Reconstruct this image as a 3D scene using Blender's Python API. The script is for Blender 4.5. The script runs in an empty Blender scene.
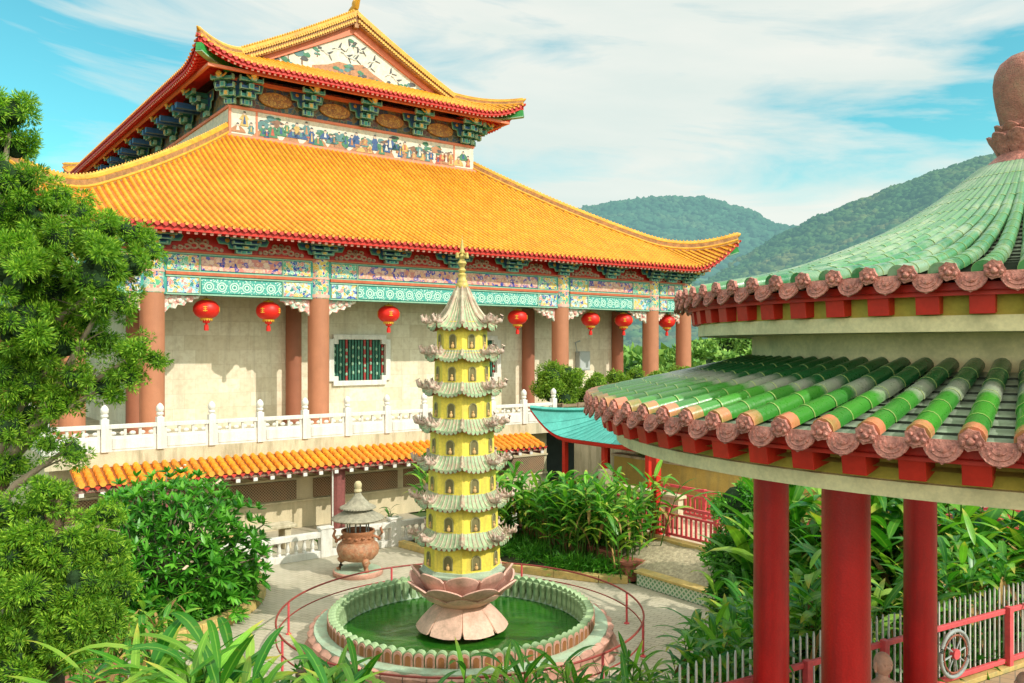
import bpy, bmesh, math, random
import numpy as np
from mathutils import Vector, Matrix
random.seed(7); rng = np.random.default_rng(7)
R = math.radians; PI = math.pi
CAMZ, F, CX, HY = 6.95, 845.0, 512.0, 347.0
COL = bpy.context.scene.collection
A = math.atan2(.598, .802); cA, sA = math.cos(A), math.sin(A)
def P(px, py, d):            # a sight line of the survey photograph, d metres out -> world point
    return ((px-CX)/F*d, d, CAMZ-(py-HY)/F*d)
def W(u, v, z=0.0):          # temple grid -> world
    return (u*cA-v*sA, u*sA+v*cA, z)
def UV(X, Y): return (X*cA+Y*sA, -X*sA+Y*cA)

# ---------------------------------------------------------------- nodes
class NT:
    def __init__(s, name):
        s.mat = bpy.data.materials.new(name); s.mat.use_nodes = True
        s.t = s.mat.node_tree; s.N = s.t.nodes; s.L = s.t.links
        s.b = s.N['Principled BSDF']; s.out = s.N['Material Output']
    def n(s, ty, **k):
        o = s.N.new(ty)
        for a, v in k.items(): setattr(o, a, v)
        return o
    def put(s, inp, v):
        if v is None: return
        if isinstance(v, bpy.types.NodeSocket): s.L.new(v, inp)
        elif isinstance(v, (tuple, list)) and len(v) == 3 and inp.type == 'RGBA': inp.default_value = (*v, 1)
        else: inp.default_value = v
    def obj(s, scale=(1,1,1), rot=(0,0,0), loc=(0,0,0)):
        tc = s.n('ShaderNodeTexCoord'); mp = s.n('ShaderNodeMapping')
        mp.inputs['Scale'].default_value = scale; mp.inputs['Rotation'].default_value = rot; mp.inputs['Location'].default_value = loc
        s.L.new(tc.outputs['Object'], mp.inputs['Vector']); return mp.outputs[0]
    def noise(s, v, scale, detail=4, rough=.6, dist=0):
        o = s.n('ShaderNodeTexNoise'); s.put(o.inputs['Vector'], v); o.inputs['Scale'].default_value = scale
        o.inputs['Detail'].default_value = detail; o.inputs['Roughness'].default_value = rough; o.inputs['Distortion'].default_value = dist
        return o
    def vor(s, v, scale, feature='F1', rnd=1):
        o = s.n('ShaderNodeTexVoronoi', feature=feature); s.put(o.inputs['Vector'], v); o.inputs['Scale'].default_value = scale
        o.inputs['Randomness'].default_value = rnd; return o
    def m(s, op, a, b=None, c=None):
        o = s.n('ShaderNodeMath', operation=op); s.put(o.inputs[0], a)
        if b is not None: s.put(o.inputs[1], b)
        if c is not None: s.put(o.inputs[2], c)
        return o.outputs[0]
    def ramp(s, fac, stops, mode='LINEAR'):
        o = s.n('ShaderNodeValToRGB'); o.color_ramp.interpolation = mode; e = o.color_ramp.elements
        while len(e) < len(stops): e.new(.5)
        for i, (p, c) in enumerate(stops):
            e[i].position = p
            if not isinstance(c, (tuple, list)): c = (c, c, c)
            e[i].color = (*c, 1)
        s.put(o.inputs[0], fac); return o.outputs[0]
    def mix(s, f, a, b, mode='MIX'):
        o = s.n('ShaderNodeMix', data_type='RGBA', blend_type=mode)
        s.put(o.inputs[0], f); s.put(o.inputs[6], a); s.put(o.inputs[7], b); return o.outputs[2]
    def sep(s, v):
        o = s.n('ShaderNodeSeparateXYZ'); s.L.new(v, o.inputs[0]); return o.outputs
    def comb(s, x, y, z):
        o = s.n('ShaderNodeCombineXYZ'); s.put(o.inputs[0], x); s.put(o.inputs[1], y); s.put(o.inputs[2], z); return o.outputs[0]
    def attr(s, name='tv'):
        return s.n('ShaderNodeAttribute', attribute_name=name).outputs['Vector']
    def bump(s, h, strength=.3, dist=.02):
        o = s.n('ShaderNodeBump'); o.inputs['Strength'].default_value = strength; o.inputs['Distance'].default_value = dist
        s.put(o.inputs['Height'], h); s.L.new(o.outputs[0], s.b.inputs['Normal'])
    def fin(s, col, rough=.6, spec=.4, metal=0, coat=0):
        s.put(s.b.inputs['Base Color'], col); s.put(s.b.inputs['Roughness'], rough)
        s.b.inputs['Specular IOR Level'].default_value = spec; s.b.inputs['Metallic'].default_value = metal
        s.b.inputs['Coat Weight'].default_value = coat
        return s.mat

def dk(c, k): return tuple(max(0, x*k) for x in c)
def pm(name, col, rough=.6, var=.22, scale=2.0, bump=.15, bscale=25, dirt=None, amt=.35, spec=.35, metal=0, streak=False):
    s = NT(name); v = s.obj(); n1 = s.noise(v, scale, 5)
    c = s.mix(s.ramp(n1.outputs[0], [(.3, 0), (.7, 1)]), dk(col, 1-var), tuple(min(1, x*(1+var*.5)) for x in col))
    n2 = s.noise(v, bscale, 3)
    c = s.mix(s.ramp(n2.outputs[0], [(.35, 0), (.65, 1)]), s.mix(1, c, (.86,.86,.86), 'MULTIPLY'), c)
    if dirt:
        vs = s.obj((1.6,1.6,.25)) if streak else s.obj((1,1,1), loc=(3,7,1))
        n3 = s.noise(vs, scale*1.7, 6, .65)
        c = s.mix(s.m('MULTIPLY', s.ramp(n3.outputs[0], [(.48, 0), (.68, 1)]), amt), c, dirt)
    if bump: s.bump(n2.outputs[0], bump, .02)
    return s.fin(c, rough, spec, metal)

def tilem(name, ca, cb, joint, seg, weather=None, wamt=.5, rough=.32, jw=.14):
    # glazed tiles: tv.x metres along the rib, tv.y a random number of the rib
    s = NT(name); t = s.sep(s.attr()); q = s.m('DIVIDE', t[0], seg)
    fr = s.m('FRACT', q); idn = s.m('FLOOR', q)
    wn = s.n('ShaderNodeTexWhiteNoise', noise_dimensions='2D'); s.L.new(s.comb(idn, t[1], 0), wn.inputs['Vector'])
    c = s.mix(wn.outputs['Value'], ca, cb)
    n = s.noise(s.obj(), 1.3, 5)
    if weather: c = s.mix(s.m('MULTIPLY', s.ramp(n.outputs[0], [(.45, 0), (.66, 1)]), wamt), c, weather)
    st = s.noise(s.comb(s.m('MULTIPLY', t[0], .35), t[1], 0), 1.0, 3, .6)
    c = s.mix(s.ramp(st.outputs[0], [(.52, 0), (.76, .45)]), c, dk(joint, .8))
    ng = s.noise(s.obj(loc=(9,4,2)), .35, 6, .65); c = s.mix(s.ramp(ng.outputs[0], [(.50, 0), (.72, .38)]), c, dk(ca, .55))
    n2 = s.noise(s.obj(), 22, 3)
    c = s.mix(s.ramp(n2.outputs[0], [(.3, .25), (.6, 0)]), c, dk(ca, .45))
    j = s.m('LESS_THAN', fr, jw)
    c = s.mix(s.m('MULTIPLY', j, .5), c, joint)
    s.bump(s.ramp(fr, [(0, 0), (.12, .9), (1, 1)]), .22, .03)
    return s.fin(c, s.ramp(n2.outputs[0], [(.3, rough+.3), (.7, rough+.12)]), .35, 0, 0)

def leafm(name, c1, c2, c3, tip=None, rough=.45, trans=.3):
    s = NT(name); t = s.sep(s.attr())
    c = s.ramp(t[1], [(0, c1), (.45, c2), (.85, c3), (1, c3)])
    n = s.noise(s.obj(), 1.1, 3)
    c = s.mix(s.ramp(n.outputs[0], [(.35, .5), (.6, 0)]), c, dk(c1, .8))
    if tip: c = s.mix(s.m('MULTIPLY', s.ramp(t[0], [(.72, 0), (1, 1)]), s.ramp(t[1], [(.55, 0), (.7, 1)])), c, tip)
    vn = s.m('MULTIPLY', s.m('GREATER_THAN', t[2], .88), .22); c = s.mix(vn, c, tuple(min(1, x*1.6+.03) for x in c3))
    wv = s.m('SINE', s.m('ADD', s.m('MULTIPLY', t[0], 150.), s.m('MULTIPLY', t[2], 40.))); c = s.mix(s.m('MULTIPLY', s.ramp(wv, [(.2,0),(.9,1)]), .18), c, dk(c2, .55))
    nb = s.noise(s.obj(), 13, 4, .7); c = s.mix(s.m('MULTIPLY', s.ramp(nb.outputs[0], [(.60,0),(.74,1)]), .55 if tip else .2), c, (.34,.27,.06))
    s.fin(c, rough, .35)
    tr = s.n('ShaderNodeBsdfTranslucent'); s.L.new(s.mix(1, c, (1.0, 1.25, .45), 'MULTIPLY'), tr.inputs[0])
    ms = s.n('ShaderNodeMixShader'); ms.inputs[0].default_value = trans
    s.L.new(s.b.outputs[0], ms.inputs[1]); s.L.new(tr.outputs[0], ms.inputs[2]); s.L.new(ms.outputs[0], s.out.inputs[0])
    return s.mat

# ---------------------------------------------------------------- mesh builder
class MB:
    def __init__(s): s.v = []; s.f = []; s.m = []; s.t = []; s.cm = 0; s.ct = (0., 0., 0.)
    def add(s, vs, fs, t=None):
        o = len(s.v); s.v += [tuple(p) for p in vs]
        s.f += [tuple(i+o for i in f) for f in fs]; s.m += [s.cm]*len(fs)
        s.t += t if t else [s.ct]*len(vs)
    def box(s, x0, x1, y0, y1, z0, z1):
        s.add([(x0,y0,z0),(x1,y0,z0),(x1,y1,z0),(x0,y1,z0),(x0,y0,z1),(x1,y0,z1),(x1,y1,z1),(x0,y1,z1)],
              [(0,3,2,1),(4,5,6,7),(0,1,5,4),(1,2,6,5),(2,3,7,6),(3,0,4,7)])
    def bar(s, a, b, w, h, up=(0,0,1), taper=1.0):     # rectangular bar from a to b
        a, b = Vector(a), Vector(b); d = (b-a).normalized(); u = Vector(up)
        if abs(d.dot(u)) > .99: u = Vector((1,0,0))
        x = d.cross(u).normalized(); y = x.cross(d).normalized(); vs = []
        for p, k in ((a, 1), (b, taper)):
            for sx, sy in ((-1,-1),(1,-1),(1,1),(-1,1)): vs.append(p+x*sx*w/2*k+y*sy*h/2*k)
        s.add(vs, [(0,3,2,1),(4,5,6,7),(0,1,5,4),(1,2,6,5),(2,3,7,6),(3,0,4,7)])
    def poly(s, pts, o, e1, e2, n, th):                # flat outline in plane (o,e1,e2) extruded th along n
        o, e1, e2, n = Vector(o), Vector(e1), Vector(e2), Vector(n); k = len(pts)
        vs = [o+e1*a+e2*b for a, b in pts]
        if th == 0: s.add(vs, [tuple(range(k))]); return
        vs += [p+n*th for p in vs[:k]]
        s.add(vs, [tuple(reversed(range(k))), tuple(range(k, 2*k))]+[(i, (i+1) % k, (i+1) % k+k, i+k) for i in range(k)])
    def tube(s, pts, rad, n=8, cap=True, sc=(1,1), up=(0,0,1), ph=0):
        pts = [Vector(p) for p in pts]; k = len(pts)
        if not isinstance(rad, (list, tuple)): rad = [rad]*k
        vs = []; ts = []; L = 0; u = Vector(up)
        for i, p in enumerate(pts):
            d = (pts[min(i+1, k-1)]-pts[max(i-1, 0)])
            d = d.normalized() if d.length > 1e-9 else Vector((0,0,1))
            uu = u if abs(d.dot(u)) < .97 else Vector((1,.01,0))
            x = d.cross(uu).normalized(); y = x.cross(d).normalized()
            if i: L += (p-pts[i-1]).length
            for j in range(n):
                a = ph+2*PI*j/n; vs.append(p+x*math.cos(a)*rad[i]*sc[0]+y*math.sin(a)*rad[i]*sc[1]); ts.append((L, s.ct[1], s.ct[2]))
        fs = [(i*n+j, i*n+(j+1) % n, (i+1)*n+(j+1) % n, (i+1)*n+j) for i in range(k-1) for j in range(n)]
        if cap: fs += [tuple(range(n-1, -1, -1)), tuple(range((k-1)*n, k*n))]
        s.add(vs, fs, ts)
    def lathe(s, prof, n=24, c=(0,0,0), ph=0, cap=True, fl=0, nf=0):
        vs = []; k = len(prof)
        for r, z in prof:
            for j in range(n):
                a = ph+2*PI*j/n; rr = r*(1+fl*math.cos(nf*a)) if fl else r
                vs.append((c[0]+rr*math.cos(a), c[1]+rr*math.sin(a), c[2]+z))
        fs = [(i*n+j, i*n+(j+1) % n, (i+1)*n+(j+1) % n, (i+1)*n+j) for i in range(k-1) for j in range(n)]
        if cap:
            if prof[0][0] > 1e-4: fs.append(tuple(range(n-1, -1, -1)))
            if prof[-1][0] > 1e-4: fs.append(tuple(range((k-1)*n, k*n)))
        s.add(vs, fs)
    def ball(s, c, r, n=12, m=8):
        if not isinstance(r, (tuple, list)): r = (r, r, r)
        vs = []
        for i in range(m+1):
            th = PI*i/m
            for j in range(n):
                a = 2*PI*j/n; vs.append((c[0]+r[0]*math.sin(th)*math.cos(a), c[1]+r[1]*math.sin(th)*math.sin(a), c[2]+r[2]*math.cos(th)))
        s.add(vs, [(i*n+j, (i+1)*n+j, (i+1)*n+(j+1) % n, i*n+(j+1) % n) for i in range(m) for j in range(n)])
    def sheet(s, rows, tv=None):                        # rows of points -> grid
        n = len(rows[0]); vs = [p for r in rows for p in r]
        s.add(vs, [(i*n+j, i*n+j+1, (i+1)*n+j+1, (i+1)*n+j) for i in range(len(rows)-1) for j in range(n-1)], tv)
    def build(s, name, mats, parent=None, smooth=None, bevel=0, loc=None, off=None):
        me = bpy.data.meshes.new(name)
        v = s.v
        if off: v = [(p[0]-off[0], p[1]-off[1], p[2]-off[2]) for p in v]
        me.from_pydata(v, [], s.f)
        if not isinstance(mats, (list, tuple)): mats = [mats]
        for m in mats: me.materials.append(m)
        if len(mats) > 1: me.polygons.foreach_set('material_index', s.m)
        at = me.attributes.new('tv', 'FLOAT_VECTOR', 'POINT'); at.data.foreach_set('vector', np.array(s.t, dtype=np.float32).ravel())
        if smooth:
            me.polygons.foreach_set('use_smooth', [True]*len(me.polygons)); me.set_sharp_from_angle(angle=R(smooth))
        me.update()
        o = bpy.data.objects.new(name, me); COL.objects.link(o)
        if parent: o.parent = parent
        if loc: o.location = loc
        if bevel:
            b = o.modifiers.new('bevel', 'BEVEL'); b.width = bevel; b.segments = 2; b.limit_method = 'ANGLE'; b.angle_limit = R(50)
        return o

def npmesh(name, V, Fc, mat, tv=None, parent=None, smooth=False, loc=None):
    me = bpy.data.meshes.new(name); V = np.asarray(V, dtype=np.float32); Fc = np.asarray(Fc, dtype=np.int32)
    me.vertices.add(len(V)); me.vertices.foreach_set('co', V.ravel())
    k = Fc.shape[1]; me.loops.add(Fc.size); me.loops.foreach_set('vertex_index', Fc.ravel())
    me.polygons.add(len(Fc)); me.polygons.foreach_set('loop_start', np.arange(len(Fc), dtype=np.int32)*k)
    me.update(calc_edges=True)
    for m in (mat if isinstance(mat, list) else [mat]): me.materials.append(m)
    if tv is not None:
        at = me.attributes.new('tv', 'FLOAT_VECTOR', 'POINT'); at.data.foreach_set('vector', np.asarray(tv, dtype=np.float32).ravel())
    if smooth: me.polygons.foreach_set('use_smooth', [True]*len(Fc))
    me.validate()
    o = bpy.data.objects.new(name, me); COL.objects.link(o)
    if parent: o.parent = parent
    if loc: o.location = loc
    return o

def tag(o, label=None, cat=None, group=None, kind=None):
    if label: o['label'] = label
    if cat: o['category'] = cat
    if group: o['group'] = group
    if kind: o['kind'] = kind
    return o
def root(name, label, cat, loc=(0,0,0), rz=0, group=None):
    o = bpy.data.objects.new(name, None); COL.objects.link(o); o.location = loc; o.rotation_euler = (0,0,rz); o.empty_display_size = .3
    return tag(o, label, cat, group)
def kids(o): return [c for c in COL.objects if c.parent == o]
def copy_tree(o, parent=None):
    c = o.copy(); COL.objects.link(c); c.parent = parent
    for ch in kids(o): copy_tree(ch, c)
    return c

# leaf cloud: diamonds spread through ellipsoid clumps ; dirs outward
def leafcloud(clumps, per, L, w, out=.6, shell=.55, droop=0, seed=1, fold=.15):
    g = np.random.default_rng(seed); Vs = []; Ts = []
    for (c, r) in clumps:
        c = np.array(c); r = np.array(r if hasattr(r, '__len__') else (r, r, r), dtype=float)
        n = int(per*(np.prod(r)**(2/3)))
        d = g.normal(size=(n, 3)); d /= np.linalg.norm(d, axis=1)[:, None]
        rad = shell+(1-shell)*g.random((n, 1))**.7
        rad *= 1+.16*np.sin(d[:, :1]*7+c[0]*3)*np.cos(d[:, 1:2]*6+c[1])+.1*np.sin(d[:, 2:3]*11)
        p = c+d*r*rad
        ax = d*out+g.normal(size=(n, 3))*(1-out)*.8; ax[:, 2] -= droop; ax /= np.linalg.norm(ax, axis=1)[:, None]
        sd = np.cross(ax, g.normal(size=(n, 3))); sd /= np.linalg.norm(sd, axis=1)[:, None]
        nn = np.cross(ax, sd)
        l = L*(.6+.8*g.random((n, 1))); ww = w*(.6+.8*g.random((n, 1)))
        v0 = p; v1 = p+ax*l*.5+sd*ww*.5+nn*l*fold; v2 = p+ax*l; v3 = p+ax*l*.5-sd*ww*.5+nn*l*fold
        Vs.append(np.stack([v0, v1, v2, v3], 1).reshape(-1, 3))
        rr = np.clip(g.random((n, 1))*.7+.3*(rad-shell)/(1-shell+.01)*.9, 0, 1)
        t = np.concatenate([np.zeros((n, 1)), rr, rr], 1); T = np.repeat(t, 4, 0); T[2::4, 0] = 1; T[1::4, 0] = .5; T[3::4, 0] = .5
        Ts.append(T)
    V = np.concatenate(Vs); T = np.concatenate(Ts); k = len(V)//4
    Fc = np.arange(k*4).reshape(k, 4)
    return V, Fc, T

# blades: list of (base, dir, length, width, droop) -> arching leaf strips
def blades(bl, seg=6, seed=3, fold=.25):
    g = np.random.default_rng(seed); V = []; Fc = []; T = []; o = 0
    for (b, d, L, w, dr) in bl:
        b = Vector(b); d = Vector(d).normalized(); sd = d.cross(Vector((0,0,1)))
        sd = sd.normalized() if sd.length > .05 else Vector((1,0,0))
        rv = float(g.random()); p = b.copy(); dd = d.copy(); st = L/seg
        roll = (g.random()-.5)*1.0
        sd = (Matrix.Rotation(roll, 3, d) @ sd)
        for i in range(seg+1):
            t = i/seg; ww = w*.5*(math.sin(PI*min(1, t*.9+.1))**.75 if t < 1 else 0.02)*(1 if t > .08 else .35)
            nrm = sd.cross(dd)
            V += [tuple(p+sd*ww+nrm*ww*fold), tuple(p), tuple(p-sd*ww+nrm*ww*fold)]; T += [(t, rv, .0), (t, rv, 1.), (t, rv, .0)]
            if i < seg:
                a = o+i*3; Fc += [(a, a+1, a+4, a+3), (a+1, a+2, a+5, a+4)]
            dd = (dd+Vector((0,0,-dr/seg*(1+t)))).normalized(); p = p+dd*st
        o += 3*(seg+1)
    return np.array(V), np.array(Fc), np.array(T)
# ---------------------------------------------------------------- materials
GOLD=(.72,.42,.06)
m_tile = tilem('orange_glazed_tile', (.79,.36,.018), (.66,.27,.012), (.40,.13,.01), .42, (.80,.44,.05), .45)
m_endor = pm('orange_tile_end', (.82,.36,.05), .45, .3, 6, .2)
m_pan = tilem('orange_pan_tile', (.46,.13,.010), (.36,.09,.01), (.16,.04,.01), .35, (.7,.3,.04), .4, .5)
m_ridge = pm('yellow_ridge', (.76,.40,.045), .4, .25, 2, .2, 12, (.4,.16,.04), .5)
m_ridge_side = pm('ridge_side', (.50,.24,.09), .6, .4, 3, .3, 12, (.16,.10,.07), .6)
m_redtile = pm('red_eave_tile', (.62,.055,.035), .5, .35, 4, .3, 15, (.30,.03,.03), .5)
m_red = pm('vermilion_paint', (.62,.028,.015), .45, .15, 2, .05, 20)
m_redsoft = pm('soffit_red', (.88,.06,.04), .55, .12, 2, .05, 20)
m_pinkpaint = pm('salmon_paint', (.78,.24,.13), .6, .15, 2, .1, 20, (.5,.16,.1), .3)
m_raftend = pm('rafter_end_pink', (.82,.42,.34), .6, .2, 3, .1)
m_coltemple = pm('terracotta_column', (.47,.185,.095), .62, .14, 1.2, .08, 60, (.35,.13,.07), .5, streak=True)
m_colinner = pm('dark_terracotta_column', (.33,.115,.06), .62, .16, 1.2, .08, 60)
def wallm():
    s = NT('travertine_wall'); v = s.obj(); q = s.sep(v)
    vv = s.comb(s.m('ADD', q[0], q[1]), q[2], 0)
    b = s.n('ShaderNodeTexBrick', offset=.5); s.L.new(vv, b.inputs['Vector']); b.inputs['Scale'].default_value = 1
    b.inputs['Brick Width'].default_value = .95; b.inputs['Row Height'].default_value = .62; b.inputs['Mortar Size'].default_value = .006
    b.inputs['Color1'].default_value = (.74,.67,.52,1); b.inputs['Color2'].default_value = (.58,.49,.34,1); b.inputs['Mortar'].default_value = (.42,.33,.22,1)
    n = s.noise(s.obj((1,1,.6)), .9, 6, .6); c = s.mix(s.ramp(n.outputs[0], [(.3,.0),(.7,.45)]), b.outputs[0], (.80,.72,.55))
    n2 = s.noise(v, 5, 6, .7); c = s.mix(s.ramp(n2.outputs[0], [(.3,.55),(.55,0)]), c, (.47,.36,.22)); n3 = s.noise(s.obj((2,2,.18)), 1.6, 6, .65); c = s.mix(s.ramp(n3.outputs[0], [(.52,0),(.72,.5)]), c, (.40,.32,.22))
    return s.fin(c, .5, .4)
m_wall = wallm()
m_concrete = pm('weathered_cream_concrete', (.62,.53,.36), .8, .18, 1.2, .2, 30, (.26,.22,.13), .75, streak=True)
m_creamwall = pm('cream_render_wall', (.66,.56,.36), .8, .16, .9, .15, 30, (.34,.30,.18), .55, streak=True)
m_white = pm('white_marble', (.74,.71,.64), .5, .12, 2, .12, 30, (.34,.31,.25), .4, streak=True)
m_shadowbr = pm('dark_opening', (.05,.035,.025), .8, .2, 2, 0)
m_maroon = pm('maroon_mosaic_column', (.27,.085,.075), .5, .25, 14, .4, 40)
def latticem():
    s = NT('brown_lattice'); q = s.sep(s.obj((9,9,9))); x = s.m('ADD', q[0], q[1])
    a = s.m('LESS_THAN', s.m('FRACT', s.m('ADD', x, q[2])), .3); b = s.m('LESS_THAN', s.m('FRACT', s.m('SUBTRACT', x, q[2])), .3)
    n = s.noise(s.obj(), .8, 2)
    bg = s.ramp(n.outputs[0], [(.4,(.06,.04,.025)),(.6,(.2,.07,.03))])
    return s.fin(s.mix(s.m('MAXIMUM', a, b), bg, (.36,.25,.14)), .7)
m_lattice = latticem()
def paver():
    s = NT('brick_paving'); v = s.obj((1,1,1), (0,0,R(30)))
    b = s.n('ShaderNodeTexBrick', offset=.5); s.L.new(v, b.inputs['Vector']); b.inputs['Scale'].default_value = 1
    b.inputs['Brick Width'].default_value = .30; b.inputs['Row Height'].default_value = .15; b.inputs['Mortar Size'].default_value = .012
    b.inputs['Color1'].default_value = (.46,.40,.29,1); b.inputs['Color2'].default_value = (.38,.33,.24,1); b.inputs['Mortar'].default_value = (.24,.22,.15,1)
    n = s.noise(s.obj(), .5, 6, .65); c = s.mix(s.ramp(n.outputs[0], [(.35,0),(.7,.7)]), b.outputs[0], (.50,.45,.34))
    n2 = s.noise(s.obj(loc=(4,2,0)), 1.6, 6, .7); c = s.mix(s.ramp(n2.outputs[0], [(.52,0),(.72,.45)]), c, (.22,.22,.13))
    s.bump(b.outputs['Fac'], .25, -.01)
    return s.fin(c, .8)
m_paver = paver()
def band(name, base, cols, scale, line=None, lw=.05, sx=1.0):
    # painted scrollwork: distorted cells outlined in a second colour
    s = NT(name); v = s.obj((sx,1,1)); n = s.noise(v, scale*.8, 2, .5)
    vv = s.n('ShaderNodeVectorMath', operation='MULTIPLY_ADD'); s.L.new(n.outputs['Color'], vv.inputs[0]); vv.inputs[1].default_value = (.25,.25,.25); s.L.new(v, vv.inputs[2])
    c1 = s.vor(vv.outputs[0], scale); e = s.vor(vv.outputs[0], scale, 'DISTANCE_TO_EDGE')
    rnd = s.sep(c1.outputs['Color'])[0]; k = len(cols)
    c = s.ramp(rnd, [(i/k, cc) for i, cc in enumerate(cols)], 'CONSTANT')
    ring = s.ramp(c1.outputs['Distance'], [(0,0),(.16,0),(.18,1),(.27,1),(.29,0),(1,0)])
    c = s.mix(ring, c, base)
    c = s.mix(s.m('LESS_THAN', e.outputs[0], lw), c, line or base)
    return s.fin(c, .5)
CR=(.78,.66,.48); TE=(.035,.21,.18); BL=(.02,.045,.30); OR=(.62,.18,.04); PK=(.62,.22,.17); YE=(.68,.42,.06); MI=(.24,.48,.40); GR=(.03,.24,.08); WH=(.55,.60,.55)
m_scroll_pink = band('scrollwork_pink_blue', (.80,.50,.36), [(.66,.40,.30), (.62,.34,.20), (.66,.40,.30), BL, (.66,.36,.20), (.58,.20,.15), (.68,.46,.34), (.10,.10,.36)], 6.0, (.50,.20,.22), .04)
m_scroll_multi = band('scrollwork_green_yellow', (.20,.48,.38), [TE, YE, MI, BL, (.1,.4,.2), YE, PK], 7.5, (.70,.68,.5), .04)
m_panel_multi = band('floral_end_panel', (.25,.5,.55), [BL, YE, (.2,.45,.55), PK, TE, WH, YE], 7.5, WH, .04)
def circ():
    s = NT('mint_coin_band'); q = s.sep(s.obj()); x = s.m('ADD', q[0], q[1])
    fx = s.m('SUBTRACT', s.m('FRACT', s.m('DIVIDE', x, .5)), .5); fz = s.m('SUBTRACT', s.m('FRACT', s.m('DIVIDE', s.m('SUBTRACT', q[2], .07), .5)), .5)
    r = s.m('SQRT', s.m('ADD', s.m('MULTIPLY', fx, fx), s.m('MULTIPLY', fz, fz)))
    c = s.ramp(r, [(0,(.03,.26,.20)),(.12,(.55,.70,.58)),(.21,(.04,.30,.23)),(.29,(.50,.66,.56)),(.39,(.04,.27,.20)),(.43,(.06,.33,.27))], 'CONSTANT')
    v2 = s.vor(s.obj(), 13); c = s.mix(s.m('MULTIPLY', s.m('GREATER_THAN', r, .43), s.m('LESS_THAN', v2.outputs['Distance'], .34)), c, (.60,.74,.64))
    v = s.vor(s.obj(), 9); c = s.mix(s.m('LESS_THAN', v.outputs['Distance'], .22), c, (.42,.60,.50))
    return s.fin(c, .5)
m_coin = circ()
m_teal = pm('teal_paint', (.06,.33,.27), .5, .3, 5, .1)
m_blue = pm('deep_blue_paint', (.04,.13,.30), .5, .3, 5, .1)
m_darkpaint = band('dark_bracket_panel', (.09,.07,.05), [(.05,.09,.08),(.14,.05,.04),(.04,.08,.14),(.11,.10,.04),(.2,.13,.05)], 3.5, (.20,.17,.09), .05)
m_gold = pm('gold_paint', (.74,.42,.07), .4, .25, 4, .1)
m_goldorn = band('gold_relief', (.30,.15,.03), [(.48,.24,.04),(.36,.15,.03),(.55,.31,.06)], 7, (.22,.10,.03), .06)
m_palegreen = pm('pale_green_trim', (.30,.50,.34), .5, .2, 5, .1)
m_carve = band('carved_cloud_bracket', (.72,.58,.46), [(.78,.70,.60),(.70,.30,.25),(.30,.52,.40),(.78,.66,.50)], 7, (.62,.32,.28), .05)
m_redorn = band('red_panel_scroll', (.56,.03,.02), [(.58,.03,.02),(.60,.04,.03),(.50,.03,.02)], 2, (.56,.06,.04), .01)
m_sage = pm('faded_relief', (.68,.50,.34), .6, .3, 6, .1)
m_greentip = pm('green_glaze', (.03,.30,.06), .3, .3, 5, .1)
m_mural = pm('mural_plaster', (.74,.68,.54), .6, .22, 4, .05, 30, (.34,.42,.38), .6)
# pavilion
m_ptile = tilem('green_glazed_tile', (.035,.34,.035), (.07,.44,.04), (.60,.60,.18), 10., None, 0, .22)
def ptile2(name, ca, cb, wth, wamt, rough=.22, top=(.03,.16,.07), orange=True):
    s = NT(name); t = s.sep(s.attr())
    wn = s.n('ShaderNodeTexWhiteNoise', noise_dimensions='2D'); s.L.new(s.comb(s.m('FLOOR', s.m('MULTIPLY', t[0], 1)), t[1], 0), wn.inputs['Vector'])
    n = s.noise(s.obj(), 2.2, 6, .65)
    if orange:      # glaze still bright near the eave, worn grey in the middle, dark under the drum
        vv = s.m('MULTIPLY', wn.outputs[0], .55); c = s.mix(vv, cb, ca)
        lim = s.m('ADD', t[0], s.m('MULTIPLY', s.m('SUBTRACT', n.outputs[0], .5), 2.2))
        c = s.mix(s.ramp(s.m('DIVIDE', lim, 6.), [(.50,0),(.56,1)]), c, ca)
        g = s.m('MULTIPLY', s.ramp(s.m('DIVIDE', lim, 6.), [(.42,0),(.48,1),(.58,1),(.66,0)]), wamt); c = s.mix(g, c, wth)
    else:
        c = s.mix(wn.outputs[0], ca, cb); c = s.mix(s.m('MULTIPLY', s.ramp(t[2], [(0,0),(1,1)]), .8), c, top)
        c = s.mix(s.m('MULTIPLY', s.ramp(n.outputs[0], [(.48,0),(.60,1)]), wamt), c, wth)
    fr = s.m('FRACT', t[0])
    c = s.mix(s.m('MULTIPLY', s.m('LESS_THAN', fr, .05), .6), c, (.42,.50,.16))
    c = s.mix(s.m('MULTIPLY', s.m('GREATER_THAN', fr, .955), .8), c, (.02,.06,.02))
    if orange: c = s.mix(s.m('MULTIPLY', s.m('LESS_THAN', t[0], .34), s.ramp(n.outputs[0], [(.40,1),(.58,.3)])), c, (.60,.19,.10))
    n2 = s.noise(s.obj(), 40, 3); s.bump(n2.outputs[0], .15, .01)
    return s.fin(c, s.ramp(n2.outputs[0], [(.35,rough+.2),(.7,rough)]), .5, 0, .3)
m_ptile = ptile2('bright_green_glazed_tile', (.010,.085,.022), (.045,.25,.018), (.33,.33,.27), .7)
m_ptile_up = ptile2('jade_green_glazed_tile', (.022,.14,.045), (.09,.29,.09), (.30,.38,.24), .8, .22, (.12,.27,.13), False)
m_ppan = pm('mossy_pan_tile', (.34,.42,.30), .3, .5, 5, .3, 18, (.12,.15,.10), .6, spec=.5)
m_pedge = pm('pan_tile_edge', (.035,.045,.03), .6, .3, 5, .1)
m_terra = pm('terracotta_relief', (.60,.235,.18), .5, .45, 9, 1.0, 34, (.22,.07,.06), .65)
m_terra_or = pm('orange_terracotta', (.72,.21,.06), .4, .25, 6, .2, 20)
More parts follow.
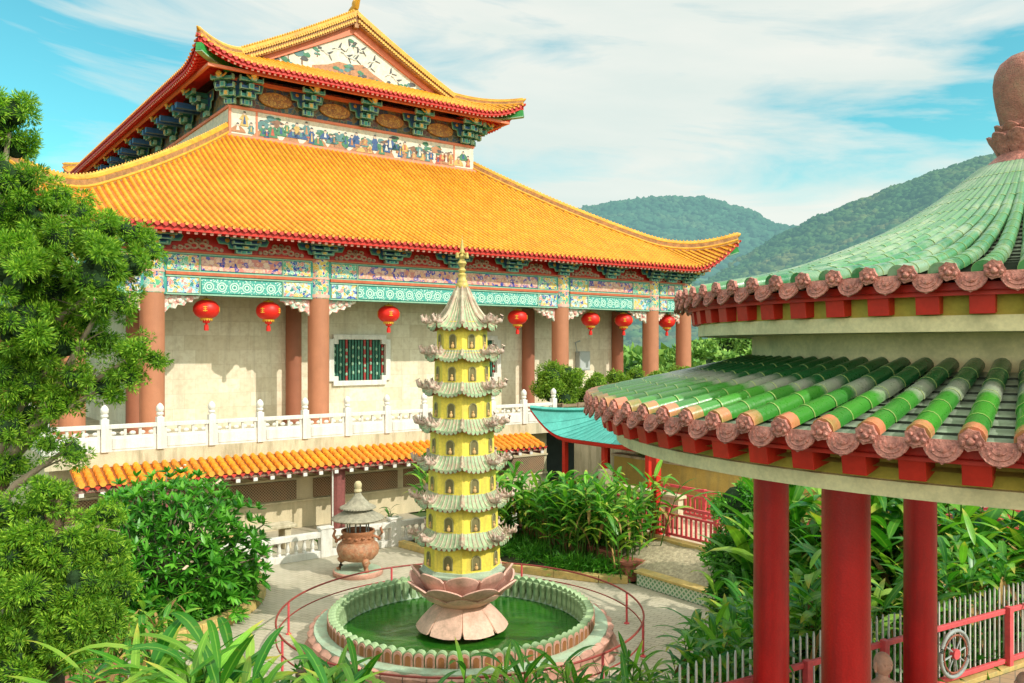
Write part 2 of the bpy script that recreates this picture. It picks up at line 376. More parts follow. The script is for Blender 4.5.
m_pbeam = pm('olive_cream_render', (.84,.69,.40), .8, .12, 1.5, .1, 30, (.36,.32,.18), .5)
m_pyellow = pm('ochre_soffit', (.50,.40,.07), .8, .15, 2, .1)
m_pcol = pm('crimson_column_paint', (.54,.010,.010), .36, .3, 1.2, .15, 55, (.17,.008,.008), .7, spec=.45, streak=True)
m_bulb = pm('rust_mosaic_finial', (.48,.18,.13), .6, .4, 5, .7, 60, (.40,.28,.18), .4)
# pagoda
m_yellow = pm('lemon_yellow_paint', (.88,.69,.09), .6, .14, 2.5, .05, 20, (.44,.34,.08), .55, streak=True)
m_jade = pm('jade_weathered_tile', (.36,.48,.27), .55, .35, 5, .3, 24, (.46,.30,.21), .6)
m_jrib = pm('faded_pink_rib', (.54,.46,.32), .55, .35, 5, .3, 20, (.45,.18,.14), .6)
m_pink = pm('pink_dragon_ornament', (.60,.40,.32), .55, .4, 9, .5, 30, (.42,.52,.36), .8)
m_lotus = pm('salmon_lotus', (.74,.42,.33), .6, .22, 2.5, .35, 18, (.34,.20,.15), .55)
m_lotus2 = pm('peach_lotus', (.80,.50,.37), .6, .2, 2.5, .35, 18, (.36,.24,.16), .5)
m_gateg = pm('sage_plinth', (.42,.50,.36), .6, .2, 3, .2)
m_niche = pm('niche_shadow', (.20,.17,.07), .8, .2, 3, 0)
m_brownedge = pm('brown_trim', (.28,.07,.04), .6, .3, 4, .1)
m_buddha = pm('gilded_figure', (.70,.42,.16), .5, .3, 6, .1)
# pool
m_poolgreen = pm('mossy_green_glaze', (.34,.46,.24), .5, .35, 5, .3, 25, (.16,.24,.10), .6)
m_poolpink = pm('pink_terrazzo', (.58,.30,.22), .6, .3, 3, .3, 25, (.26,.16,.10), .6)
m_mint = pm('mint_ledge', (.40,.52,.36), .6, .2, 2, .2, 25, (.28,.26,.16), .6)
def waterm():
    s = NT('algae_green_water'); n = s.noise(s.obj((1,1.8,1)), 2.0, 5, .6, .6)
    n2 = s.noise(s.obj(), 14, 3); s.bump(s.m('ADD', n.outputs[0], s.m('MULTIPLY', n2.outputs[0], .15)), .25, .05)
    c = s.mix(s.ramp(n.outputs[0], [(.35,0),(.7,1)]), (.010,.085,.008), (.035,.14,.010))
    return s.fin(c, .09, .5)
m_water = waterm()
m_rail = pm('red_brown_rail', (.30,.05,.035), .45, .25, 5, .1)
m_pinkfence = pm('rose_fence_paint', (.74,.10,.11), .5, .18, 3, .1, 20, (.40,.06,.06), .4)
m_turq = pm('turquoise_sheet_roof', (.09,.42,.36), .45, .22, 1.5, .1, 12, (.05,.27,.24), .5, streak=True)
m_stone = pm('roughcast_stone', (.50,.42,.27), .95, .45, 8, 1.5, 14, (.24,.19,.11), .6)
def diam():
    s = NT('green_diamond_tile'); q = s.sep(s.obj((6,6,6))); x = s.m('ADD', q[0], q[1])
    a = s.m('FRACT', s.m('ADD', x, q[2])); b = s.m('FRACT', s.m('SUBTRACT', x, q[2]))
    k = s.m('MULTIPLY', s.m('LESS_THAN', a, .62), s.m('LESS_THAN', b, .62))
    return s.fin(s.mix(k, (.58,.60,.44), (.14,.30,.13)), .6)
m_diam = diam()
m_brick = pm('red_brick_planter', (.40,.13,.08), .8, .35, 6, .5, 25, (.2,.1,.07), .4)
m_ochre = pm('ochre_wall', (.55,.40,.10), .85, .2, 1.2, .1, 20, (.30,.26,.10), .6, streak=True)
m_curb = pm('yellow_kerb', (.60,.42,.14), .8, .25, 3, .2, 25, (.26,.26,.12), .6)
m_soil = pm('planting_soil', (.055,.06,.025), .95, .4, 3, .6, 12)
m_dark = pm('shade_dark', (.03,.03,.025), .8, .3, 3, .1)
m_grey = pm('grey_metal', (.35,.38,.36), .5, .15, 3, .1)
m_wood = pm('grey_brown_wood', (.28,.19,.12), .8, .3, 6, .3)
m_bark = pm('juniper_bark', (.16,.105,.06), .95, .4, 5, 1, 18)
m_twig = pm('dry_twig', (.32,.25,.17), .9, .3, 5, .3)
m_lantern = pm('red_silk', (.80,.022,.012), .45, .12, 4, .1)
m_lgold = pm('lantern_gold', (.80,.44,.04), .4, .2, 4, .1)
m_bronze = pm('rusty_bronze', (.46,.20,.10), .55, .4, 6, .8, 28, (.46,.36,.22), .6)
m_bronze2 = pm('terracotta_bowl', (.46,.19,.09), .55, .4, 6, .8, 28, (.30,.12,.06), .6)
m_thatch = pm('grey_tile_hat', (.36,.32,.23), .8, .35, 7, .5, 20, (.2,.18,.12), .5)
m_statue = pm('brown_stone_statue', (.56,.30,.22), .6, .25, 6, .2, 30)
m_picket = pm('pale_grey_picket', (.62,.60,.54), .5, .15, 5, .1)
m_glass = pm('dark_glass', (.03,.05,.05), .15, .3, 2, 0)
m_block = pm('pale_apartment', (.72,.70,.66), .8, .06, .05, 0)
l_juniper = leafm('juniper_foliage', (.045,.145,.012), (.16,.37,.018), (.42,.62,.045), None, .6, .35)
l_frang = leafm('frangipani_leaf', (.030,.17,.014), (.075,.31,.02), (.18,.48,.045), None, .35, .32)
l_ginger = leafm('ginger_leaf', (.022,.14,.016), (.07,.31,.025), (.24,.54,.05), (.70,.50,.08), .35, .34)
l_ginger2 = leafm('heliconia_leaf', (.03,.17,.016), (.11,.36,.025), (.36,.56,.07), (.70,.50,.08), .35, .36)
l_shrub = leafm('yellow_green_shrub', (.06,.15,.015), (.18,.33,.025), (.36,.50,.05), None, .5, .3)
l_dark = leafm('dark_green_leaf', (.015,.085,.012), (.04,.18,.018), (.10,.31,.03), None, .4, .25)
l_far = leafm('woodland_leaf', (.08,.20,.04), (.16,.34,.06), (.30,.48,.08), None, .7, .1)
m_dead = leafm('dead_leaf', (.20,.10,.04), (.34,.19,.07), (.5,.34,.1), None, .8, .1)
m_greenbar = pm('green_bar', (.03,.14,.09), .5, .3, 6, .1)
m_redbar = pm('red_bar', (.35,.04,.03), .5, .3, 6, .1)
m_dkceil = pm('veranda_ceiling_paint', (.12,.22,.18), .7, .3, 3, .1)
pm_pgframe = pm('grey_olive_frame', (.36,.33,.14), .6, .25, 6, .1)
m_spire = pm('spire_gilt', (.60,.46,.12), .45, .35, 7, .2, 30, (.42,.22,.16), .5)
m_cream_knob = pm('cream_knob', (.55,.45,.25), .6, .2, 6, .2)
# ================================================================ THE TEMPLE HALL
U0, V0 = 21.75, 34.0
temple = root('temple_hall', 'large two-tiered temple hall with orange tiled roofs and terracotta columns', 'temple', W(U0, V0, 0), A)

def side_frames(hx, hy, yc):
    return {'F': (hx, hy, lambda a, d: (a, yc-hy+d), (0,-1)), 'B': (hx, hy, lambda a, d: (-a, yc+hy-d), (0,1)),
            'L': (hy, hx, lambda a, d: (-hx+d, yc-a), (-1,0)), 'R': (hy, hx, lambda a, d: (hx-d, yc+a), (1,0))}
def make_roof(hx, hy, yc, Z, lift, dmF, dmS, sp, rr, smin, parent, tag_, raft_len, ym=25.5):
    fr = side_frames(hx, hy, yc)
    holder = None
    for key, (hw, _, pos, nrm) in fr.items():
        dm = dmF if key in 'FB' else dmS
        def pt(a, d, dz=0, base=None):
            s_ = hw-abs(a); l = lift(max(0, s_)); x, y = pos(a, d)
            sh = .14*l*max(0, 1-d/3.0); 
            x += sh*(1 if x > 0 else -1); y += sh*(1 if y > yc else -1)
            return (x, y, Z(d)+l+dz)
        ribs = MB(); pan = MB(); drip = MB(); n = int(2*hw/sp); sp2 = 2*hw/n
        colsP = []
        for i in range(n+1):
            a = -hw+i*sp2; s_ = max(0., hw-abs(a)); D = dm(s_); K = 8
            colsP.append([pt(a, D*k/K) for k in range(K+1)])
        pan.ct = (0, .5, 0)
        for i in range(n):
            a = -hw+(i+.5)*sp2
            if min(dm(hw-abs(-hw+i*sp2)), dm(hw-abs(-hw+(i+1)*sp2))) <= 0 and dm(hw-abs(a)) <= .05: continue
            pan.sheet([colsP[i], colsP[i+1]], [(t*dm(max(0, hw-abs(a)))/8, .3, 0) for t in list(range(9))*2])
        lat = Vector((pos(1, 0)[0]-pos(0, 0)[0], pos(1, 0)[1]-pos(0, 0)[1], 0))
        for i in range(n):
            a = -hw+(i+.5)*sp2; s_ = hw-abs(a); D = dm(s_)
            if D < .12: continue
            K = max(2, int(D*1.1)); vs = []; ts = []; rid = random.random()
            for k in range(K+1):
                d = D*k/K-.06*(k == 0); p = Vector(pt(a, max(0, d)));
                for j in range(6):
                    an = PI*j/5; vs.append(p+lat*rr*math.cos(an)+Vector((0,0,1))*(rr*1.1*math.sin(an)+.0)); ts.append((D*k/K, rid*50, 0))
            ribs.add(vs, [(k*6+j, k*6+j+1, (k+1)*6+j+1, (k+1)*6+j) for k in range(K) for j in range(5)], ts)
            p = Vector(pt(a, 0)); nv = Vector((*nrm, 0))
            pts = [(rr*.75*math.cos(2*PI*j/8), rr*.75*math.sin(2*PI*j/8)+.02) for j in range(8)]; drip.cm = 1
            drip.poly(pts, p+nv*.02+Vector((0,0,.0)), lat, Vector((0,0,1)), nv, .07)
        for i in range(n+1):                                # leaf shaped drip tiles between the ribs
            a = -hw+i*sp2; p = Vector(pt(a, 0)); nv = Vector((*nrm, 0))
            drip.cm = 0; drip.poly([(-.115,.02),(-.10,-.07),(0,-.14),(.10,-.07),(.115,.02)], p+nv*.0, lat, Vector((0,0,1)), nv, .04)
        nm = {'F':'front','B':'back','L':'side','R':'side'}[key]
        po = pan.build('roof_slope', m_pan, parent, 50)
        ribs.build('tile_ribs', m_tile, parent, 60); drip.build('eave_tiles', [m_redtile, m_endor], parent)
        # fascia, rafters, soffit
        fb = MB(); rf = MB(); so = MB(); NN = max(24, int(hw*1.2)); pts = [-hw+2*hw*i/(2*NN) for i in range(2*NN+1)]
        for (d0, d1, z0, z1) in ((.05,.14,-.27,-.03), (.30,.36,-.42,-.28)):
            rows = [[Vector(pt(a, d0, z1)) for a in pts], [Vector(pt(a, d0, z0)) for a in pts], [Vector(pt(a, d1, z0)) for a in pts]]
            fb.sheet(rows)
        fb.build('fascia_board', m_red, parent)
        rows = [[Vector(pt(a, min(d, max(.05, (hw-abs(a))+.0)), -.27-.05*d)) for a in pts] for d in (.1, 1.0, 2.0, raft_len)]
        so.sheet(rows); so.build('soffit', m_redsoft, parent)
        n2 = int(2*hw/(sp*1.0))
        for i in range(n2):
            a = -hw+.15+(2*hw-.3)*(i+.5)/n2; s_ = hw-abs(a); D = min(raft_len, s_)
            if D < .3: continue
            p0 = Vector(pt(a, .13, -.33)); p1 = Vector(pt(a, D, -.33-.05*D))
            rf.cm = 0; rf.bar(p0, p1, .12, .11)
            rf.cm = 1; dv = (p0-p1).normalized(); rf.bar(p0+dv*.02, p0, .115, .105)
        if key in 'FL': rf.build('rafters', [m_redsoft, m_raftend], parent)
        elif key == 'R': rf.build('rafters', [m_redsoft, m_raftend], parent)

def hip_ridge(parent, hx, hy, yc, Z, lift, s0, s1, r, knobs, sx, sy, name='hip_ridge'):
    pts = []; K = 26
    for k in range(K+1):
        s_ = s1+(s0-s1)*k/K; l = lift(s_) ; sh = .14*l*max(0, 1-s_/3)
        pts.append(Vector((sx*(hx-s_+sh), yc+sy*(hy-s_+sh), Z(max(0, s_))+l)))
    tip = pts[-1]+(Vector((sx, sy, 0)).normalized()*.16+Vector((0,0,.16)))
    mb = MB(); mb.cm = 1
    for i in range(K): mb.bar(pts[i]+Vector((0,0,r*.5)), pts[i+1]+Vector((0,0,r*.5)), r*1.35, r*1.5)
    mb.cm = 0; mb.tube([p+Vector((0,0,r*1.42)) for p in pts]+[tip+Vector((0,0,r))], [r*.62]*(K+1)+[r*.2], 8)
    mb.tube([p+Vector((0,0,r*.25)) for p in pts], r*.82, 6)
    if knobs:
        for k in range(2, K*3):
            f = k/(K*3)*K; i = int(f); q = pts[i].lerp(pts[min(K, i+1)], f-i)+Vector((0,0,r*2.0)); mb.ball(q, (.05,.05,.075), 6, 4)
    o = mb.build(name, [m_ridge, m_ridge_side], parent, 40)
    return pts
def corner_beam(parent, hx, hy, yc, Z, lift, sx, sy, sc=1.0):
    mb = MB(); K = 8; pts = []
    for k in range(K+1):
        s_ = 2.6*sc*(1-k/K); l = lift(s_); sh = .14*l*max(0, 1-s_/3)
        pts.append(Vector((sx*(hx-s_+sh*.8), yc+sy*(hy-s_+sh*.8), Z(s_)+l-.52*sc-.12*(1-k/K))))
    for i in range(K):
        w = .26*sc; mb.cm = 0; mb.bar(pts[i], pts[i+1], w, .34*sc)
        mb.cm = 1; mb.bar(pts[i]-Vector((0,0,.19*sc)), pts[i+1]-Vector((0,0,.19*sc)), w*1.15, .06)
    mb.cm = 0; q = pts[2]; mb.tube([q, q+Vector((sx*.25, sy*.25, -.25))*sc, q+Vector((sx*.55, sy*.55, -.2))*sc], [.2*sc, .17*sc, .03], 8)
    mb.build('corner_beam', [m_greentip, m_palegreen], parent)

# ---- lower roof
HX, HYL, YC = 18.7, 27.3, 25.6
Zl = lambda d: 11.5+.42*d+.0142*d*d
Ll = lambda s_: 1.75*max(0, 1-s_/3.6)**2
dl = lambda s_: min(s_, 11.6)
lower = MB(); lower.box(-7.6, 7.6, 9.6, 42, 16.6, 17.2)
lroof = lower.build('lower_roof', m_red, temple)
make_roof(HX, HYL, YC, Zl, Ll, dl, dl, .29, .086, 0, lroof, 'lower', 2.2)
for sx in (-1, 1):
    for sy in (-1, 1):
        hip_ridge(lroof, HX, HYL, YC, Zl, Ll, 0.05, 11.3, .26, True, sx, sy)
        if sy < 0 or sx > 0: corner_beam(lroof, HX, HYL, YC, Zl, Ll, sx, sy)
rb = MB(); rb.tube([(-7.9, 9.25, 17.75), (7.9, 9.25, 17.75)], .16, 8); rb.build('flashing_ridge', m_pinkpaint, lroof)
# ---- upper roof
HX2, HY2, YC2 = 9.62, 18.4, 25.5
Zu = lambda d: 20.95+.43*d+.0085*d*d
Lu = lambda s_: .85*max(0, 1-s_/3.2)**2.2
uslab = MB(); uslab.box(-.12, .12, 10, 41, 25.2, 26.0)
uroof = uslab.build('upper_roof', m_ridge_side, temple)
VY = 3.1
def dS(s_): return s_ if s_ < VY else 9.8
make_roof(HX2, HY2, YC2, Zu, Lu, lambda s_: min(s_, 3.65), dS, .29, .086, 0, uroof, 'upper', 2.1)
for sx in (-1, 1):
    for sy in (-1, 1):
        hip_ridge(uroof, HX2, HY2, YC2, Zu, Lu, 0.03, 3.2, .17, True, sx, sy)
        corner_beam(uroof, HX2, HY2, YC2, Zu, Lu, sx, sy, 1.1)
        # verge along the gable
        mb = MB(); yv = YC2+sy*(HY2-VY+.05); K = 18
        xs = [7.5*(1-k/K) for k in range(K+1)]
        pp = [Vector((sx*x, yv, Zu(HX2-x)+.05)) for x in xs]
        for i in range(K):
            mb.cm = 1; mb.bar(pp[i]-Vector((0,0,.20)), pp[i+1]-Vector((0,0,.20)), .30, .42)
            mb.cm = 0; mb.bar(pp[i]+Vector((0,0,.12)), pp[i+1]+Vector((0,0,.12)), .44, .22)
        for i in range(K*3):
            f = i/3; j = int(f); q = pp[j].lerp(pp[min(K, j+1)], f-j)
            mb.cm = 0; mb.ball(q+Vector((0,0,.32)), (.09,.09,.09), 6, 4)
            mb.cm = 2; mb.box(q.x-.06, q.x+.06, yv-.24 if sy < 0 else yv+.16, yv-.16 if sy < 0 else yv+.24, q.z-.36, q.z-.22)
            mb.cm = 0; mb.poly([(-.1,0),(0,-.13),(.1,0)], (q.x, yv+sy*.22, q.z+.02), (1,0,0), (0,0,1), (0,sy,0), .04)
        mb.build('verge_ridge', [m_ridge, m_ridge_side, m_gold], uroof)
mb = MB(); mb.tube([(0, 10.1, 26.15), (0, 41, 26.15)], .2, 8); mb.box(-.16,.16,10.1,41,25.6,26.15)
for y0, s_ in ((10.1, -1), (41, 1)):
    mb.tube([(0, y0-s_*.6, 26.3), (0, y0, 26.45), (0, y0+s_*.25, 26.8), (0, y0+s_*.2, 27.15)], [.2, .2, .15, .03], 8)
    mb.ball((0, y0-s_*.25, 26.65), (.12,.2,.25), 8, 6)
mb.build('main_ridge', m_ridge, uroof, 40)

# ---- pediment
ped = MB(); ped.poly([(-7.1,22.05),(7.1,22.05),(0,25.75)], (0, 10.5, 0), (1,0,0), (0,0,1), (0,1,0), .2)
pedo = ped.build('pediment', m_pinkpaint, temple)
fr = MB()
for sx in (-1, 1): fr.poly([(sx*7.1,22.06),(sx*5.75,22.06),(0,24.95),(0,25.7)], (0,10.5,0), (1,0,0), (0,0,1), (0,-1,0), .16)
fr.build('pediment_border', m_pinkpaint, pedo)
mu = MB(); mu.poly([(-5.8,22.08),(5.8,22.08),(0,24.97)], (0,10.497,0), (1,0,0), (0,0,1), (0,-1,0), .03)
muo = mu.build('pediment_mural', m_mural, temple)
def paint(fn, name, parent, seed):
    mb = MB(); random.seed(seed); cols = [(.05,.11,.26),(.07,.22,.12),(.46,.22,.11),(.48,.11,.07),(.58,.40,.13),(.24,.13,.08),(.11,.24,.24),(.62,.48,.37),(.09,.09,.09),(.70,.67,.58)]
    ms = [pm('mural_colour', c, .6, .3, 7, .05) for c in cols]
    if not hasattr(paint, 'ms'): paint.ms = ms
    fn(mb); return mb.build(name, paint.ms, parent)
def pine(mb, x, z, y, s_, g=1):
    mb.cm = 5; mb.poly([(-.05*s_,0),(.05*s_,0),(.03*s_,.7*s_),(-.02*s_,.7*s_)], (x,y,z), (1,0,0), (0,0,1), (0,-1,0), .006)
    for k in range(6):
        mb.cm = random.choice([g, 6, 1, 8] if k > 3 else [1, 6]); a = random.uniform(-.32,.32)*s_; b = random.uniform(.2,.95)*s_
        n = 9; rr = random.uniform(.13,.24)*s_
        mb.poly([(a+rr*math.cos(2*PI*j/n)*random.uniform(.75,1.2)*1.25, b+rr*.7*math.sin(2*PI*j/n)*random.uniform(.75,1.2)) for j in range(n)], (x,y-.002*k,z), (1,0,0), (0,0,1), (0,-1,0), .006)
def ped_art(mb):
    y = 10.465
    mb.cm = 2; mb.poly([(-2.6,22.12),(2.7,22.12),(2.3,22.45),(1.3,22.9),(.6,23.3),(-.3,23.15),(-.9,23.2),(-1.6,22.9),(-2.5,22.7)], (0,y,0), (1,0,0), (0,0,1), (0,-1,0), .006)
    mb.cm = 5
    for k in range(9): mb.poly([(-.18,0),(.22,.05),(.1,.16),(-.15,.12)], (-2+k*.45, y-.008, 22.25+.35*random.random()), (1,0,0), (0,0,1), (0,-1,0), .006)
    for (x, z, s_) in ((-4.6,22.15,.7),(-3.9,22.3,.9),(-3.1,22.6,.95),(-2.2,23.2,.6),(-4.9,22.1,.4),(3.0,22.1,.6),(3.7,22.1,.8),(4.4,22.1,.55),(0,24.1,.55),(-.9,22.3,.7),(.5,22.3,.7),(1.5,22.2,.5),(-.2,22.5,.7),(2.2,22.15,.5)): pine(mb, x, z, y-.01, s_)
    for (x, z, a) in ((-.9,23.95,.3),(-.4,23.6,-.4),(.3,23.9,.8),(.5,24.15,-.2),(.1,23.5,.1),(1.3,23.65,.5),(-1.6,23.5,-.3),(2.4,23.1,.6),(1.0,23.2,.2),(-.2,24.2,1),(2.8,22.8,-.5)):
        c, s_ = math.cos(a), math.sin(a); e1 = (c,0,s_); e2 = (-s_,0,c)
        mb.cm = 9; mb.poly([(-.22,.02),(0,-.05),(.2,.0),(.05,.06)], (x,y-.02,z), e1, e2, (0,-1,0), .005)
        mb.cm = 8; mb.poly([(-.05,.03),(.22,.28),(.30,.30),(.12,.02)], (x,y-.027,z), e1, e2, (0,-1,0), .005); mb.poly([(-.22,.02),(-.42,.0),(-.42,.03),(-.2,.05)], (x,y-.027,z), e1, e2, (0,-1,0), .005)
        mb.poly([(.15,0),(.38,-.22),(.35,-.24),(.1,-.03)], (x,y-.027,z), e1, e2, (0,-1,0), .005)
paint(ped_art, 'painted_cranes_and_pines', muo, 3)

# ---- upper storey walls, frieze, brackets
uw = MB(); uw.box(-7.45, 7.45, 9.3, 42, 16.5, 20.9)
uwo = uw.build('upper_wall', m_darkpaint, temple)
fz = MB(); fz.box(-7.46, 7.46, 9.24, 9.302, 17.5, 19.2); fz.box(-7.51, -7.448, 9.24, 42, 17.5, 19.2); fz.box(7.448, 7.51, 9.24, 42, 17.5, 19.2)
fzo = fz.build('frieze', m_mural, uwo)
tr = MB()
tr.box(-7.56,7.56,9.18,9.24,19.2,19.34); tr.box(-7.6,-7.51,9.18,42,19.2,19.34); tr.box(-7.56,7.56,9.2,9.238,17.5,17.9)
tr.box(-7.57,-7.45,9.16,9.26,17.5,19.3)
tr.box(-6.15,-6.05,9.21,9.238,17.9,19.2); tr.box(6.05,6.15,9.21,9.238,17.9,19.2)
tr.box(-7.6,7.6,9.0,9.3,20.55,20.7)
tr.build('red_mouldings', m_pinkpaint, uwo)
def fig(mb, x, z, y, s_):
    c = random.choice([0,0,1,1,2,2,3,4,4,6,0,1]); mb.cm = c; w = random.uniform(.16,.30)*s_; h = random.uniform(.5,.78)*s_
    if random.random() < .35: pts = [(-w*1.5,0),(w*1.5,0),(w*1.2,h*.3),(w*.5,h*.6),(-w*.5,h*.6),(-w*1.2,h*.3)]
    else: pts = [(-w,0),(w*.9,0),(w*.6,h*.5),(w*1.0,h*.55),(w*.4,h*.85),(-w*.4,h*.85),(-w*1.1,h*.5),(-w*.5,h*.45)]
    mb.poly(pts, (x,y,z), (1,0,0), (0,0,1), (0,-1,0), .006)
    mb.cm = random.choice([4,3,9,2,6,0]); mb.poly([(-w*.3,.1),(w*.35,.1),(w*.1,h*.7),(-w*.1,h*.7)], (x,y-.007,z), (1,0,0), (0,0,1), (0,-1,0), .004)
    hz = h*(.85 if len(pts) > 6 else .62)
    mb.cm = 7; mb.poly([(.09*s_*math.cos(2*PI*j/8), .1*s_*math.sin(2*PI*j/8)) for j in range(8)], (x,y-.008,z+hz+.06*s_), (1,0,0), (0,0,1), (0,-1,0), .005)
    mb.cm = 8; mb.poly([(.075*s_*math.cos(PI*j/6), .03*s_+.08*s_*math.sin(PI*j/6)) for j in range(7)], (x,y-.014,z+hz+.06*s_), (1,0,0), (0,0,1), (0,-1,0), .005)
def frieze_art(mb):
    y = 9.235
    for k in range(9):
        x = -5.6+k*1.38+random.uniform(-.2,.2); mb.cm = random.choice([2,5,2]); w = random.uniform(.4,.8)
        mb.poly([(-w,0),(w,0),(w*.7,.3),(w*.1,random.uniform(.35,.7)),(-w*.5,.35)], (x,y,17.9), (1,0,0), (0,0,1), (0,-1,0), .003)
    for k in range(16): pine(mb, -5.7+k*.76+random.uniform(-.2,.2), 17.95+random.uniform(0,.3), y-.004, random.uniform(.5,.95))
    for k in range(14):
        x = -5.8+11.6*k/13+random.uniform(-.3,.3); mb.cm = random.choice([2,5,6,3]); zz = 17.95+random.uniform(.2,.6); mb.poly([(-.3,0),(.3,0),(.3,.22),(.42,.26),(0,.42),(-.42,.26),(-.3,.22)], (x,y-.016,zz), (1,0,0), (0,0,1), (0,-1,0), .003)
    for k in range(38): fig(mb, -5.8+11.6*k/37+random.uniform(-.1,.1), 17.93+random.choice([0,.05,.2,.4]), y-.02, random.uniform(.75,1.15))
    for k in range(3):
        fig(mb, -7.1+.35*k, 18.0+.35*(k % 2), y-.02, 1); fig(mb, 6.4+.35*k, 18.0+.35*(k % 2), y-.02, 1)
paint(frieze_art, 'painted_figures', fzo, 11)

def bracket_mb(out, h, w):
    mb = MB(); n = 4
    for k in range(n):
        z = h*k/n; o = out*(k+1)/n; ww = w*(.45+.55*k/(n-1))
        mb.cm = 0; mb.box(-.10, .10, -o, .05, z+.02, z+h/n*.78)
        mb.cm = 1 if k % 2 == 0 else 0; mb.box(-ww/2, ww/2, -o*.75-.08, -o*.75+.08, z+.03, z+h/n*.6)
        mb.cm = 2; mb.box(-.13, .13, -o-.03, -o+.02, z, z+h/n*.82)
        mb.box(-ww/2-.03, -ww/2+.03, -o*.75-.1, -o*.75+.1, z+.02, z+h/n*.85); mb.box(ww/2-.03, ww/2+.03, -o*.75-.1, -o*.75+.1, z+.02, z+h/n*.85)
        mb.box(-ww/2, ww/2, -o*.75-.095, -o*.75-.08, z+.02, z+.06)
        mb.cm = 3 if k % 2 else 0; mb.box(-.075, .075, -o-.05, -o-.028, z+.04, z+h/n*.7)
    for s_ in (-1, 1):          # cloud shaped wings
        for (cm_, gr, yy) in ((2, .035, -.06), (0, 0, -.075), (1, -.06, -.085)):
            o_ = [(0,h*.05-gr),(.16*w+gr,h*.05-gr),(.2*w+gr,h*.3-gr),(.42*w+gr,h*.34-gr),(.46*w+gr,h*.58-gr),(.72*w+gr,h*.60-gr),(.80*w+gr,h*.86),(.74*w+gr,h*1.0+gr),(0,h*1.0+gr)]
            mb.cm = cm_; mb.poly([(s_*a, b) for a, b in o_], (0, yy-.10, 0), (1,0,0), (0,0,1), (0,-1,0), .03)
        mb.cm = 3; mb.ball((s_*.5*w, -.22, h*.78), (.10,.04,.09), 8, 5)
    mb.cm = 3; mb.ball((0, -out-.02, h*.92), (.16,.12,.13), 8, 6); mb.tube([(-.28,-out*.85,h*.98),(-.16,-out*.95,h*.84),(.16,-out*.95,h*.84),(.28,-out*.85,h*.98)], .05, 6)
    return mb
MB_BR = [m_teal, m_blue, m_palegreen, m_gold]
br0 = bracket_mb(1.45, 1.32, 1.15).build('bracket', MB_BR, uwo, loc=(-6.75, 9.25, 19.35))
brs = [(x, 9.25, 0) for x in (-3.4, 0, 3.4, 6.75)]+[(-7.45, 12.4+3.3*k, -PI/2) for k in range(9)]+[(7.45, 12.4+3.3*k, PI/2) for k in range(4)]
brs += [(-7.3, 9.4, -PI/4), (7.3, 9.4, PI/4)]
for (x, y, rz) in brs:
    c = br0.copy(); COL.objects.link(c); c.parent = uwo; c.location = (x, y, 19.35); c.rotation_euler = (0,0,rz)
# oval relief panels between brackets
for x in (-5.1, -1.7, 1.7, 5.1):
    mb = MB(); mb.poly([(.92*math.cos(2*PI*j/20), .40*math.sin(2*PI*j/20)) for j in range(20)], (x, 9.29, 19.95), (1,0,0), (0,0,1), (0,-1,0), .12)
    o = mb.build('oval_relief', m_goldorn, uwo, bevel=.04)
for k in range(9):
    for q in (.45, 1.2): y = 13.3+3.3*k+q; sd = MB(); sd.box(-8.9, -7.45, y, y+.3, 20.0, 20.3); sd.build('outrigger_beam', m_blue, uwo)
lt = MB(); lt.box(-9.1,-8.95,7.6,42,20.60,20.74); lt.box(-8.95,8.95,7.6,7.75,20.60,20.74); lt.box(8.95,9.1,7.6,42,20.60,20.74)
lt.build('eave_purlin', m_pinkpaint, uwo)

